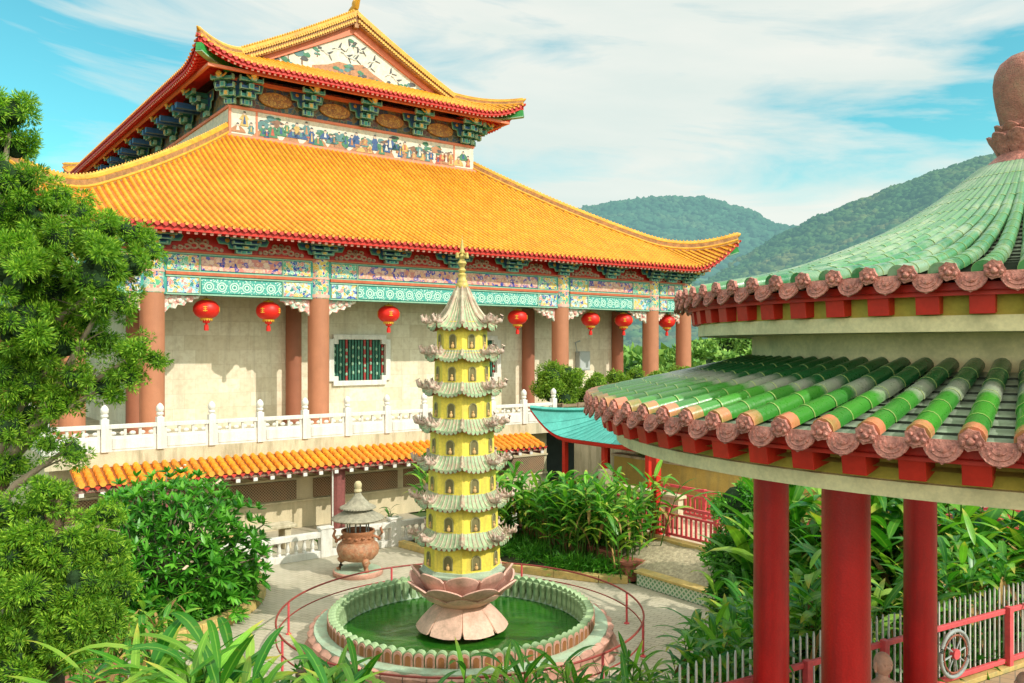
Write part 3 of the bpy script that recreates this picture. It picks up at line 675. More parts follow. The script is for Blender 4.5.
# ---- entablature of the lower storey
front_x = [-16.25, -13.5, -6.75, 6.75, 13.5, 16.25]
side_y = [2.75, 9.5, 16.25, 23, 29.75, 36.5]
sides = {'F': lambda a, o: (a, -o), 'L': lambda a, o: (-16.25-o, a), 'R': lambda a, o: (16.25+o, a)}
def fbox(mb, sd, a0, a1, o0, o1, z0, z1):
    p, q = sides[sd](a0, o0), sides[sd](a1, o1)
    mb.box(min(p[0], q[0]), max(p[0], q[0]), min(p[1], q[1]), max(p[1], q[1]), z0, z1)
def bay(sd, a0, a1):
    L = a1-a0
    core = MB(); fbox(core, sd, a0+.0, a1, -.26, .26, 8.97, 10.60)
    core = core.build('lintel_beam', m_teal, temple)
    e = min(1.25, L*.22)
    for (z0, z1, mc, me_) in ((9.02, 9.66, m_coin, m_panel_multi), (9.90, 10.54, m_scroll_pink, m_scroll_multi)):
        b = MB(); fbox(b, sd, a0+e+.5, a1-e-.5, .26, .30, z0+.05, z1-.05); b.build('painted_panel', mc, core)
        for (p, q) in ((a0+.48, a0+e+.4), (a1-e-.4, a1-.48)): b = MB(); fbox(b, sd, p, q, .26, .295, z0+.03, z1-.03); b.build('end_panel', me_, core)
        b = MB()
        for (p, q) in ((a0+e+.42, a0+e+.47), (a1-e-.47, a1-e-.42)): fbox(b, sd, p, q, .26, .32, z0, z1)
        fbox(b, sd, a0+.42, a1-.42, .26, .31, z0-.05, z0); fbox(b, sd, a0+.42, a1-.42, .26, .31, z1, z1+.05)
        b.build('green_borders', m_palegreen, core)
    b = MB(); fbox(b, sd, a0+.42, a1-.42, .26, .34, 9.74, 9.86); fbox(b, sd, a0, a1, -.3, .38, 10.60, 10.67); b.build('orange_strips', pm_or, core)
    # red panels above
    b = MB(); fbox(b, sd, a0, a1, -.1, .08, 10.67, 11.75); b.build('red_panel', m_red, core)
    nh = max(1, round(L/3.4))
    for k in range(nh):
        c = a0+L*(k+.5)/nh; b = MB()
        for dx in (-1, 1):
            for (x0, z0, r_) in ((.16,10.92,.14),(.42,10.86,.11),(.28,11.08,.1),(.68,10.82,.08),(.0,11.12,.09),(.9,10.8,.05)):
                p = sides[sd](c+dx*x0, .1); n_ = 10
                if sd == 'F': e1, nn = (1,0,0), (0,-1,0)
                else: e1, nn = (0,1,0), ((-1 if sd == 'L' else 1),0,0)
                ring = [(r_*math.cos(2*PI*j/n_), r_*.8*math.sin(2*PI*j/n_)) for j in range(n_)]
                pts3 = [Vector((p[0],p[1],z0))+Vector(e1)*a_+Vector((0,0,b_)) for a_, b_ in ring]; pts3.append(pts3[0]); b.tube(pts3, .045, 5)
        b.build('scroll_relief', m_sage, core)
pm_or = pm('orange_red_strip', (.55,.13,.05), .5, .2, 5, .1)
seq = front_x
for i in range(5): bay('F', seq[i], seq[i+1])
for sd in 'LR':
    ys = [0]+side_y
    for i in range(4): bay(sd, ys[i], ys[i+1])
lb0 = bracket_mb(1.0, .66, 1.3).build('eave_bracket', MB_BR, temple, loc=(-13.5, -.12, 10.67))
for (x, y, rz) in [(x, -.12, 0) for x in (-16.25,-10.1,-6.75,-3.4,0,3.4,6.75,10.1,13.5,16.25,14.9,-14.9)]+[(s_*16.35, y, s_*PI/2) for s_ in (-1,1) for y in (2.75,6.1,9.5,12.9,16.25)]+[(16.3,-.1,PI/4),(-16.3,-.1,-PI/4)]:
    c = lb0.copy(); COL.objects.link(c); c.parent = temple; c.location = (x, y, 10.67); c.rotation_euler = (0,0,rz)
# purlin under the eave
b = MB(); b.box(-17.2,17.2,-1.12,-.98,11.38,11.52); b.box(-17.34,-17.2,-1.12,48,11.38,11.52); b.box(17.2,17.34,-1.12,48,11.38,11.52); b.build('eave_purlin', m_pinkpaint, temple)
# ---- columns
def column(x, y, r, m, cap=True):
    mb = MB(); mb.lathe([(r*1.25,3.5),(r*1.3,3.58),(r*1.25,3.7),(r*1.02,3.78),(r,4.2),(r,9.04)], 28)
    o = mb.build('column', m, temple, 40, loc=(x, y, 0))
    if cap:
        b = MB(); b.lathe([(r*1.03,9.02),(r*1.05,9.1),(r*1.0,9.12),(r*1.0,10.52),(r*1.05,10.54),(r*1.05,10.64)], 28); b.build('painted_capital', m_scroll_multi, o, 40)
        b = MB(); b.lathe([(r*1.06,9.05),(r*1.06,9.18)], 28); b.build('capital_band', m_raftend, o, 40); b = MB(); b.lathe([(r*1.05,9.82),(r*1.05,9.9)], 28); b.build('capital_band', m_raftend, o, 40)
for x in front_x: column(x, 0, .45, m_coltemple)
for y in side_y[:5]:
    for sx in (-1, 1): column(sx*16.25, y, .45, m_coltemple)
for x in (-13.5, -6.75, 6.75, 13.5): column(x, 2.72, .35, m_colinner, False)
for y in (9.5, 16.25): column(13.5, y, .35, m_colinner, False)
# carved brackets beside column heads
prof = [(0,0),(1.35,0),(1.3,-.12),(1.1,-.16),(1.05,-.28),(.85,-.26),(.75,-.42),(.5,-.38),(.42,-.55),(.2,-.5),(0,-.72)]
for i, x in enumerate(front_x):
    for sx in (-1, 1):
        if (i == 0 and sx < 0) or (i == 5 and sx > 0): continue
        k = .55 if (i in (0, 5) or (i == 1 and sx < 0) or (i == 4 and sx > 0)) else 1
        mb = MB(); mb.poly([(a*sx*k, b_) for a, b_ in prof], (x+sx*.42, -.08, 8.97), (1,0,0), (0,0,1), (0,1,0), .16)
        for (a, b_) in ((.25,-.25),(.55,-.2),(.85,-.14)):
            mb.ball((x+sx*(.42+a*k), -.1, 8.97+b_), (.13,.06,.10), 8, 6)
        mb.build('carved_bracket', m_carve, temple, bevel=.02)
# ---- walls, ceiling, podium
wl = MB(); WY0, WY1 = 2.95, 3.35
wz0, wz1 = 5.28, 7.38
xw = [-13.6]
for c in (-3.35, 3.35): xw += [c-1.42, c+1.42]
xw.append(13.6)
for i in (0, 2, 4): wl.box(xw[i], xw[i+1], WY0, WY1, 3.5, 10.1)
for i in (1, 3):
    wl.box(xw[i], xw[i+1], WY0, WY1, 3.5, wz0); wl.box(xw[i], xw[i+1], WY0, WY1, wz1, 10.1)
wl.box(13.2, 13.6, WY1, 44, 3.5, 10.1); wl.box(-13.6, -13.2, WY1, 44, 3.5, 10.1); wl.box(-13.2, 13.2, 43.6, 44, 3.5, 10.1)
wl.build('veranda_wall', m_wall, temple)
for ci, c in enumerate((-3.35, 3.35)):
    def notch(w, h, k): return [(-w+k,-h),(w-k,-h),(w-k,-h+k),(w,-h+k),(w,h-k),(w-k,h-k),(w-k,h),(-w+k,h),(-w+k,h-k),(-w,h-k),(-w,-h+k),(-w+k,-h+k)]
    zc = (wz0+wz1)/2; fo = MB(); a_, b_ = notch(1.62,1.22,.22), notch(1.36,.98,.22)
    k = 12; vs = []
    for yy in (WY0-.14, WY0+.05):
        vs += [(c+p, yy, zc+q) for p, q in a_]+[(c+p, yy, zc+q) for p, q in b_]
    fs = []
    for i in range(k):
        j = (i+1) % k
        fs += [(i, j, k+j, k+i), (i, i+2*k, j+2*k, j), (k+i, k+j, k+j+2*k, k+i+2*k)]
    fo.add(vs, fs)
    wo = fo.build('window', m_white, temple, bevel=.02)
    b = MB(); b.box(c-1.42, c+1.42, WY1-.08, WY1-.02, wz0, wz1); b.build('window_recess', m_shadowbr, wo)
    b = MB(); n = 17
    for i in range(n):
        x = c-1.35+2.7*(i+.5)/n; b.cm = 1 if i % 6 == 4 or i in (12,) else 0
        b.box(x-.05, x+.05, WY0+.06, WY0+.13, wz0, wz1)
        b.cm = 2
        if i % 2 == 0:
            for zz in (5.7, 6.1, 6.5, 6.9): b.ball((x+random.uniform(-.02,.02), WY0+.05, zz+random.uniform(-.1,.1)), (.06,.04,.09), 6, 4)
    b.build('window_bars', [m_greenbar, m_redbar, m_palegreen], wo)
b = MB(); b.box(-16.2, 16.2, .27, 44, 10.1, 10.2); b.build('veranda_ceiling', m_dkceil, temple)
b = MB(); b.box(-17.65, 19.5, -3.9, 50, 3.02, 3.5); b.build('podium_slab', m_concrete, temple)
b = MB(); b.box(-17.4, 3.4, -3.0, 50, 0, 3.02); pw = b.build('podium_wall', m_creamwall, temple)
b = MB(); b.box(3.4, 19.2, 1.0, 50, -.2, 3.02); b.build('basement_wall', m_dark, temple)
b = MB()
for (x0, x1) in ((-17,-12.6),(-12.2,-9.0),(-8.3,-4.6),(-4.3,-.5),(-.1,3.2)):
    b.box(x0, x1, -3.07, -2.998, 1.12, 1.84)
b.build('lattice_vents', m_lattice, pw)
b = MB(); b.box(-17.4,3.4,-3.09,-2.998,1.0,1.08); b.box(-17.4,3.4,-3.09,-2.998,1.88,1.95); b.build('vent_moulding', m_creamwall, pw)
# utility box on the right of the wall
b = MB(); b.box(10.35, 11.15, 2.55, 2.94, 5.6, 6.7); b.cm = 1; b.box(10.38, 11.12, 2.53, 2.55, 5.65, 6.65); b.cm = 0
b.tube([(10.3,2.7,6.6),(10.15,2.7,7.2),(10.5,2.7,7.3)], .05, 6)
ub = b.build('utility_box', [m_grey, pm('grey_door', (.42,.45,.43), .5, .1)], None, bevel=.01)
ub.matrix_world = Matrix.Translation(W(U0, V0, 0)) @ Matrix.Rotation(A, 4, 'Z'); tag(ub, 'grey metal utility box on the veranda wall near the right corner', 'utility box')

# ---- tiled canopy of the lower gallery (part of the hall)
cx0, cx1 = -16.95, 1.65
cano = MB(); cano.box(cx0, cx1, -5.0, -3.0, 2.42, 2.47)
co = cano.build('gallery_canopy', m_creamwall, temple)
ribs = MB(); pan = MB(); drip = MB(); raf = MB()
Zc = lambda d: 2.62+.30*d+.03*d*d
n = int((cx1-cx0)/.30); D = 1.25
for i in range(n):
    x = cx0+(cx1-cx0)*(i+.5)/n; rid = random.random()*50; K = 4
    for k in range(K):          # stepped tiles
        d0, d1 = D*k/K, D*(k+1)/K; vs = []; ts = []
        for d, r_ in ((d0-.03, .115), (d1, .09)):
            for j in range(6):
                an = PI*j/5; vs.append((x+r_*math.cos(an), -5.05+d, Zc(d)+r_*1.2*math.sin(an)+(.02 if r_ > .1 else 0))); ts.append((k*.55+.2, rid, 0))
        vs.append((x, -5.05+d0-.03, Zc(d0))); ts.append((k*.55+.2, rid, 0))
        ribs.add(vs, [(j, j+1, j+7, j+6) for j in range(5)]+[(j+1, j, 12) for j in range(5)], ts)
    drip.cm = 1; drip.poly([(.095*math.cos(2*PI*j/10), .095*math.sin(2*PI*j/10)) for j in range(10)], (x,-5.08,2.66), (1,0,0), (0,0,1), (0,-1,0), .04)
    drip.cm = 0; drip.poly([(-.11,.02),(0,-.12),(.11,.02)], (x+.15,-5.06,2.57), (1,0,0), (0,0,1), (0,-1,0), .03)
    if i % 2 == 0:
        raf.cm = 1; raf.box(x-.07, x+.07, -5.06, -5.0, 2.28, 2.40); raf.cm = 0; raf.box(x-.07, x+.07, -5.0, -3.0, 2.28, 2.40)
pan.sheet([[(cx0, -5.05+D*k/6, Zc(D*k/6)) for k in range(7)], [(cx1, -5.05+D*k/6, Zc(D*k/6)) for k in range(7)]])
ribs.build('tile_ribs', tilem('canopy_tile', (.78,.24,.012), (.90,.36,.02), (.5,.12,.01), .55, (.42,.18,.05), .35), co, 50); pan.build('pan_tiles', m_pan, co); drip.build('eave_tiles', [m_redtile, m_endor], co)
raf.build('rafters', [m_maroon, m_white], co)
b = MB(); b.box(cx0, cx1, -5.0, -4.92, 2.40, 2.56); b.build('fascia_board', m_maroon, co)
b = MB(); b.box(cx0, cx1, -3.85, -3.0, 2.9, 3.03); b.build('canopy_flashing', m_concrete, co)
for x in (-14.2, -7.9, -1.6):
    mb = MB(); mb.lathe([(.27,0),(.27,2.42)], 12); mb.build('gallery_column', m_maroon, temple, loc=(x, -4.4, 0))
b = MB(); b.tube([(-8.35,-4.9,2.4),(-8.35,-4.9,.3)], .03, 6); b.build('drain_pipe', m_white, temple)

# ---- balustrade on the podium edge
bal = root('marble_balustrade', 'white marble balustrade with carved lotus-bud posts along the temple terrace', 'balustrade', W(4.11, 30.15, 3.5), A)
nP = 13; sp = 1.73
pm_post = MB(); pm_post.box(-.12,.12,-.12,.12,0,1.08); pm_post.lathe([(.10,1.08),(.075,1.12),(.12,1.16),(.12,1.22),(.09,1.24),(.13,1.30),(.13,1.42),(.08,1.50),(.02,1.55)], 12)
p0 = pm_post.build('post', m_white, bal, 40, bevel=.008)
pn = MB(); pn.box(.12, sp-.12, -.055,.055, 0,.52); pn.box(.12, sp-.12, -.09,.09, .76,.90)
for x in (.2, .5, .8, 1.1, 1.4):
    pn.ball((x+.06,0,.60), (.11,.05,.07), 8, 5)
for x in (.12, .58, 1.05, 1.5): pn.box(x, x+.09, -.05,.05, .50,.78)
pn.cm = 0; pn.box(.22, sp-.22, -.075,-.054, .08,.44)
n0 = pn.build('panel', m_white, bal, bevel=.01)
for i in range(1, nP):
    c = p0.copy(); COL.objects.link(c); c.parent = bal; c.location = (i*sp, 0, 0)
for i in range(1, nP-1):
    c = n0.copy(); COL.objects.link(c); c.parent = bal; c.location = (i*sp, 0, 0)
for i in range(4):
    c = p0.copy(); COL.objects.link(c); c.parent = bal; c.location = (0, (i+1)*sp, 0)
    c = n0.copy(); COL.objects.link(c); c.parent = bal; c.location = (0, i*sp, 0); c.rotation_euler = (0,0,PI/2)

# ---- lanterns
def lantern(label, u, k=.92, z=8.46):
    t = root('paper_lantern', label, 'lantern', W(u, 34.4, z), A+random.uniform(-.5,.5), 'red lanterns hanging under the temple eave')
    t.scale = (k,k,k)
    if lantern.proto is None:
        b = MB(); N_ = 32; vs = []; M_ = 14
        for i in range(M_+1):
            th = .28+(PI-.56)*i/M_
            for j in range(N_):
                a = 2*PI*j/N_; r_ = .53*math.sin(th)**.8*(1+.035*abs(math.cos(a*8))); vs.append((r_*math.cos(a), r_*math.sin(a), .42*math.cos(th)))
        b.add(vs, [(i*N_+j, (i+1)*N_+j, (i+1)*N_+(j+1) % N_, i*N_+(j+1) % N_) for i in range(M_) for j in range(N_)])
        parts = [b.build('lantern_body', m_lantern, t, 60)]
        b = MB(); b.lathe([(.0,.50),(.07,.5),(.1,.46),(.22,.44),(.24,.38),(.2,.37)], 16); parts.append(b.build('top_cap', m_lgold, t, 40))
        b = MB(); b.lathe([(.26,-.36),(.25,-.42),(.16,-.47),(.12,-.46)], 16)
        for j in range(16): a = 2*PI*j/16; b.poly([(-.05,0),(.05,0),(0,-.1)], (.255*math.cos(a), .255*math.sin(a), -.42), (-math.sin(a), math.cos(a), 0), (0,0,1), (math.cos(a), math.sin(a), 0), .008)
        parts.append(b.build('bottom_ring', m_lgold, t))
        b = MB(); b.lathe([(.16,-.47),(.15,-.58),(.05,-.62),(.04,-.66),(.09,-.70),(.10,-.92),(.0,-.93)], 12)
        parts.append(b.build('tassel', m_lantern, t))
        for j in range(4):
            b = MB(); a = PI/4+j*PI/2+.2; n_ = Vector((math.cos(a), math.sin(a), 0)); e = Vector((-math.sin(a), math.cos(a), 0)); o = n_*.535
            for (x0,x1,z0,z1) in ((-.09,.09,.07,.10),(-.015,.015,-.12,.12),(-.09,.09,-.10,-.07),(-.07,.07,-.01,.015)): b.poly([(x0,z0),(x1,z0),(x1,z1),(x0,z1)], o, e, (0,0,1), n_, .02)
            parts.append(b.build('gold_mark', m_lgold, t))
        b = MB(); b.tube([(0,0,.48),(0,0,.62/1)], .012, 5); parts.append(b.build('cord', m_dark, t))
        lantern.proto = parts
    else:
        for p in lantern.proto:
            c = p.copy(); COL.objects.link(c); c.parent = t
    return t
lantern.proto = None
for u, lb in ((10.4,'red lantern in the left bay, the leftmost one beside the juniper'),(12.95,'red lantern in the left bay, next to the second thick column'),(18.6,'red lantern above the barred window left of the pagoda'),(26.0,'red lantern just right of the pagoda spire'),(31.0,'red lantern right of the thick column behind the pagoda'),(33.5,'red lantern close to the dark inner column near the right corner'),(37.0,'red lantern between the last two columns at the right corner')):
    lantern(lb, u)
# ================================================================ POOL, PAGODA, BURNER
PC = (-1.18, 20.0)
pool = root('lotus_pond', 'round pond ringed by green tube tiles over a pink petal base', 'pond', (PC[0], PC[1], 0))
b = MB(); NPET = 44; vs = []
for j in range(NPET):      # petal skirt: each petal a curved slab
    a0, a1 = 2*PI*j/NPET, 2*PI*(j+1)/NPET; rows = []
    for (r_, z) in ((3.20,.505),(3.44,.50),(3.50,.44),(3.46,.26),(3.56,.10),(3.62,.0)):
        row = []
        for k in range(7):
            t = k/6; a = a0+(a1-a0)*(.02+.96*t); bulge = .075*math.sin(PI*t); zz = z-(.05*(1-math.sin(PI*t)) if z > .3 and r_ > 3.4 else 0)
            row.append(((r_+bulge*(1 if r_ > 3.3 else 0))*math.cos(a), (r_+bulge*(1 if r_ > 3.3 else 0))*math.sin(a), zz))
        rows.append(row)
    b.sheet(rows)
b.build('petal_skirt', m_poolpink, pool, 50)
b = MB(); b.lathe([(2.85,.2),(2.95,.38),(3.0,.40),(3.0,.515),(3.42,.515),(3.43,.47),(3.40,.3)], 72, cap=False); b.build('ledge', m_mint, pool, 40)
# ring of standing tube tiles with arched niches
NT_ = 84; tb = MB(); nb = MB(); pk = MB()
for j in range(NT_):
    a = 2*PI*j/NT_; wob = random.uniform(-.008,.008)
    ex = Vector((math.cos(a), math.sin(a), 0)); ey = Vector((-math.sin(a), math.cos(a), 0)); ez = Vector((0,0,1))
    def arch(r0, h): return [(-r0,0),(r0,0),(r0,h-r0)]+[(r0*math.cos(t), h-r0+r0*math.sin(t)) for t in [PI*k/6 for k in range(1,6)]]+[(-r0,h-r0)]
    if j: continue
    # green barrel: arch swept inwards
    tb.poly(arch(.108, .30+wob), ex*2.93+ez*.515, ey, ez, ex, .17)
    tb.cm = 1; tb.poly(arch(.100, .275+wob), ex*3.10+ez*.515, ey, ez, ex, .02)
    tb.cm = 2; tb.poly(arch(.060, .20+wob), ex*3.12+ez*.53, ey, ez, ex, .006)
    tb.cm = 0; tb.tube([ex*2.93+ez*.28, ex*2.93+ez*(.72+wob)], .085, 7)
t0 = tb.build('tube_tile', [m_poolgreen, m_poolpink, pm('orange_niche', (.30,.12,.04), .7, .3, 5, .1)], pool, 50)
for j in range(1, NT_):
    c = t0.copy(); COL.objects.link(c); c.parent = pool; c.rotation_euler = (0, 0, 2*PI*j/NT_); c.location = (0, 0, random.uniform(-.008, .008))
b = MB(); b.lathe([(0,.25),(2.95,.25)], 64, cap=False); w = b.build('water', m_water, None, loc=(PC[0], PC[1], 0)); tag(w, kind='structure')
# circular red railing
rail = root('circular_railing', 'thin red-brown circular pipe railing around the pond', 'railing', (PC[0], PC[1], 0))
RR = 4.25
for z, r_ in ((.78,.024),(.42,.017)):
    b = MB(); b.tube([(RR*math.cos(2*PI*k/96), RR*math.sin(2*PI*k/96), z) for k in range(97)], r_, 8, cap=False); b.build('rail', m_rail, rail, 60)
b = MB(); b.tube([(0,0,0),(0,0,.78)], .028, 8); b.lathe([(.07,0),(.07,.02),(.03,.03)], 10)
pr = b.build('post', m_pinkfence, rail, 40, loc=(RR*math.cos(R(17)), RR*math.sin(R(17)), 0))
for a in (121,174,70,-14,210,250,290,-45):
    c = pr.copy(); COL.objects.link(c); c.parent = rail; a = R(a); c.location = (RR*math.cos(a), RR*math.sin(a), 0)

# ---- pagoda
pg = root('miniature_pagoda', 'yellow seven-tiered octagonal miniature pagoda on a pink lotus in the pond', 'pagoda', (PC[0], PC[1], 0))
ROT = math.atan2(-PC[1], -PC[0])     # one arris looks at the visitor
def octp(r_, z, ph=0): return [(r_*math.cos(ROT+ph+k*PI/4), r_*math.sin(ROT+ph+k*PI/4), z) for k in range(8)]
# lotus
def petal(mb, a, r0, r1, z0, z1, w, lip=.06, cup=.10, tipk=1.0, thick=.05, sq=False):
    ex = Vector((math.cos(a), math.sin(a), 0)); ey = Vector((-math.sin(a), math.cos(a), 0)); K = 7; M_ = 6
    for side in (0, 1):
        rows = []
        for i in range(K+1):
            t = i/K; r_ = r0+(r1-r0)*t; z = z0+(z1-z0)*(t**1.5 if sq else t**1.1)
            ww = w*(.55+.6*t-.12*t*t) if t < .8 else w*(1.0-.16*((t-.8)/.2)**2)*1.0
            if sq: ww = w*(.48+.52*t)*(1 if t < .99 else .93)
            row = []
            for j in range(M_+1):
                s_ = 2*j/M_-1; rr = r_-cup*s_*s_+(lip*t**4)*(1-abs(s_))+(.0 if side == 0 else -thick)
                zt = z+(.07*tipk*(1-abs(s_)**1.6) if t > .99 else .0)-(0 if side == 0 else -.01)
                row.append(tuple(ex*rr+ey*(s_*ww)+Vector((0,0,zt))))
            rows.append(row)
        mb.sheet(rows)
        if side == 0: edge = [rows[i][0] for i in range(K+1)]+rows[-1][1:-1]+[rows[i][-1] for i in range(K, -1, -1)]
        else:
            e2 = [rows[i][0] for i in range(K+1)]+rows[-1][1:-1]+[rows[i][-1] for i in range(K, -1, -1)]
            mb.sheet([edge, e2])
b = MB(); b.lathe([(.45,.15),(.5,.5),(.46,.9),(.62,1.1),(.88,1.45),(.94,1.66)], 32); b.build('lotus_core', m_lotus, pg, 50)
for (n, ph, r0, r1, z0, z1, w, m_) in ((8, 0, .48, 1.00, .86, 1.17, .37, m_lotus2), (8, PI/8, .62, 1.27, 1.00, 1.44, .44, m_lotus), (8, 0, .82, 1.13, 1.22, 1.70, .38, m_lotus)):
    for k in range(n):
        mb = MB(); petal(mb, ROT+ph+k*2*PI/n, r0, r1, z0, z1, w, .09, .09, 1.6, .045); mb.build('upper_petal', m_, pg, 50)
for k in range(8):
    mb = MB(); petal(mb, ROT+PI/8+k*PI/4, .50, 1.06, .93, .40, .395, .0, .03, -.5, .06, True); mb.build('lower_petal', m_lotus2, pg, 50)
b = MB(); b.lathe([(.98,1.58),(1.02,1.68),(1.02,1.72),(.95,1.74),(.94,1.80),(.9,1.81)], 8, ph=ROT); b.build('plinth', m_gateg, pg)
# tiers: roofs at front-eave heights measured; bodies between
E = [2.42, 3.28, 4.15, 5.02, 5.87, 6.67, 7.39]          # eave z of each roof
T = [2.70, 3.57, 4.45, 5.29, 6.13, 6.88]                # where the next body starts
BR = [.90, .85, .80, .76, .70, .655, .60]
RO = [1.13, 1.07, 1.02, .97, .90, .84, .80]
def oring(mb, rings):      # rings of eight
    vs = [p for r_ in rings for p in r_]; n = len(rings[0])
    mb.add(vs, [(i*n+j, i*n+(j+1) % n, (i+1)*n+(j+1) % n, (i+1)*n+j) for i in range(len(rings)-1) for j in range(n)])
for i in range(7):
    z0 = 1.80 if i == 0 else T[i-1]-.03; z1 = E[i]+.16; rb_ = BR[i]
    b = MB(); oring(b, [octp(rb_, z0), octp(rb_*.985, z1)]); body = b.build('storey', m_yellow, pg)
    for k in range(8):
        b = MB(); g = b; fr_ = b
        a = ROT+PI/8+k*PI/4; ap = rb_*math.cos(PI/8); ex = Vector((math.cos(a), math.sin(a), 0)); ey = Vector((-math.sin(a), math.cos(a), 0))
        h = min(.31, (z1-z0)*.5); w_ = .088*rb_/.9+.01
        def arch2(r0, h): return [(-r0,0),(r0,0),(r0,h-r0)]+[(r0*math.cos(t), h-r0+r0*math.sin(t)) for t in [PI*q/8 for q in range(1,8)]]+[(-r0,h-r0)]
        b.cm = 0; b.poly(arch2(w_, h), ex*(ap+.001)+Vector((0,0,z0+.07)), ey, (0,0,1), ex, .004)
        # frame
        o1 = arch2(w_+.022, h+.022); o2 = arch2(w_, h); n_ = len(o1); base = ex*(ap+.0)+Vector((0,0,z0+.07)); vs = []
        for dd in (0, .022):
            vs += [base+ex*dd+ey*p+Vector((0,0,q)) for p, q in o1]+[base+ex*dd+ey*p+Vector((0,0,q)) for p, q in o2]
        fs = []
        for q in range(n_):
            r2 = (q+1) % n_; fs += [(2*n_+q, 2*n_+r2, 3*n_+r2, 3*n_+q), (q, r2, 2*n_+r2, 2*n_+q), (n_+q, n_+r2, 3*n_+r2, 3*n_+q)]
        b.cm = 1; fr_.add(vs, fs); b.cm = 2
        q0 = ex*(ap+.012)+Vector((0,0,z0+.07)); g.ball(q0+Vector((0,0,.05)), (.045,.03,.055), 8, 5); g.ball(q0+Vector((0,0,.125)), (.024,.024,.03), 8, 5)
        b.build('niche', [m_niche, pm_pgframe, m_buddha], body)
    # roof
    er, ez = RO[i], E[i]; last = (i == 6)
    tr_ = BR[i+1]*1.0 if not last else .12; tz = T[i] if not last else 8.38
    NA = 10; rings = []; prof = [(0,0),(.2,.08),(.45,.26),(.75,.60),(1,1)] if not last else [(0,0),(.12,.05),(.28,.13),(.45,.26),(.62,.44),(.78,.66),(.9,.84),(1,1)]
    def rpt(f, t, side_k, s_, dz=0):
        # s_ in -1..1 across a face ; corners lift and stretch
        a0 = ROT+side_k*PI/4; a1 = a0+PI/4; u_ = (s_+1)/2
        r_ = er+(tr_-er)*f; z = ez+(tz-ez)*t
        p = Vector((math.cos(a0), math.sin(a0), 0))*(1-u_)+Vector((math.cos(a1), math.sin(a1), 0))*u_
        k_ = abs(s_)**3*(1-f)**2
        return Vector((p.x*r_*(1+.05*k_), p.y*r_*(1+.05*k_), z+.10*k_+dz-.02*(1-abs(s_))*(1-f)))
    top = MB(); rib = MB(); und = MB(); drp = MB()
    for k in range(8):
        top.sheet([[rpt(f, t, k, 2*j/8-1) for j in range(9)] for f, t in prof])
        und.sheet([[rpt(0, 0, k, 2*j/8-1, -.0) for j in range(9)], [rpt(0, 0, k, 2*j/8-1, -.05) for j in range(9)], [rpt(.12, 0, k, 2*j/8-1, -.05) for j in range(9)], [Vector((math.cos(ROT+(k+(j/8))*PI/4)*BR[i]*.97, math.sin(ROT+(k+(j/8))*PI/4)*BR[i]*.97, ez+.05)) for j in range(9)]])
        nr = 7 if not last else 5
        for j in range(nr):
            s_ = -1+2*(j+.5)/nr; pts = [rpt(f, t, k, s_, .012) for f, t in prof]
            rib.tube(pts, [.015]*(len(pts)-1)+[.008], 5)
            q = pts[0]; a = ROT+k*PI/4+PI/8; ex = Vector((math.cos(a), math.sin(a), 0)); ey = Vector((-math.sin(a), math.cos(a), 0))
            drp.poly([(-.05,.02),(-.04,-.04),(0,-.07),(.04,-.04),(.05,.02)], q+ex*.005, ey, (0,0,1), ex, .012)
        pts = [rpt(f, t, k, -1, .02) for f, t in prof]; rib.tube(pts, [.04]*(len(pts)-1)+[.02], 6)
    ro = top.build('tier_roof', m_jade, pg, 40); und.build('eave_underside', m_brownedge, ro); rib.build('roof_ribs', m_jrib, ro, 60); drp.build('eave_tiles', m_jade, ro)
    for k in range(1, 8):
        a = ROT+k*PI/4; ex = Vector((math.cos(a), math.sin(a), 0)); ey = Vector((-math.sin(a), math.cos(a), 0)); p = rpt(0, 0, k, -1)
        d = MB(); g2 = random.Random(i*8+k)
        sc_ = .82; d.tube([p-ex*.18+Vector((0,0,.05)), p-ex*.02+Vector((0,0,.05)), p+ex*.08+Vector((0,0,.10)), p+ex*.12+Vector((0,0,.2)), p+ex*.06+Vector((0,0,.24))], [.055,.06,.055,.035,.012], 7)
        d.ball(p+ex*.05+Vector((0,0,.08)), (.075,.075,.065), 8, 6)
        for q in range(9):
            st = p-ex*g2.uniform(-.08,.20)+ey*g2.uniform(-.08,.08)+Vector((0,0,.06)); dr = ex*g2.uniform(-.5,.8)+ey*g2.uniform(-.9,.9)+Vector((0,0,g2.uniform(.3,1.0))); dr.normalize()
            d.tube([st, st+dr*.09, st+dr*.13+Vector((0,0,.05))], [.026,.019,.006], 5)
            if q < 4: d.ball(st+dr*.07, .028, 6, 4)
        d.build('dragon_ornament', m_pink, ro, 60)
b = MB(); b.lathe([(.13,8.33),(.15,8.36),(.15,8.44),(.12,8.47),(.125,8.52),(.10,8.55),(.09,8.62),(.11,8.66),(.06,8.70),(.095,8.76),(.055,8.83),(.085,8.89),(.11,8.93),(.085,8.98),(.05,9.03),(.075,9.09),(.04,9.15),(.06,9.20),(.04,9.26),(.035,9.36),(.02,9.46),(0,9.52)], 16)
b.tube([(0,0,9.45),(.0,0,9.62)], [.012,.003], 5)
for k in range(4):
    a = ROT+PI/4+k*PI/2; q = (.16*math.cos(a), .16*math.sin(a), 9.12); b.tube([(.04*math.cos(a),.04*math.sin(a),9.2), q], .01, 4); b.lathe([(0,.06),(.03,.05),(.045,-.06),(.0,-.07)], 8, q)
b.build('spire', m_spire, pg, 50)

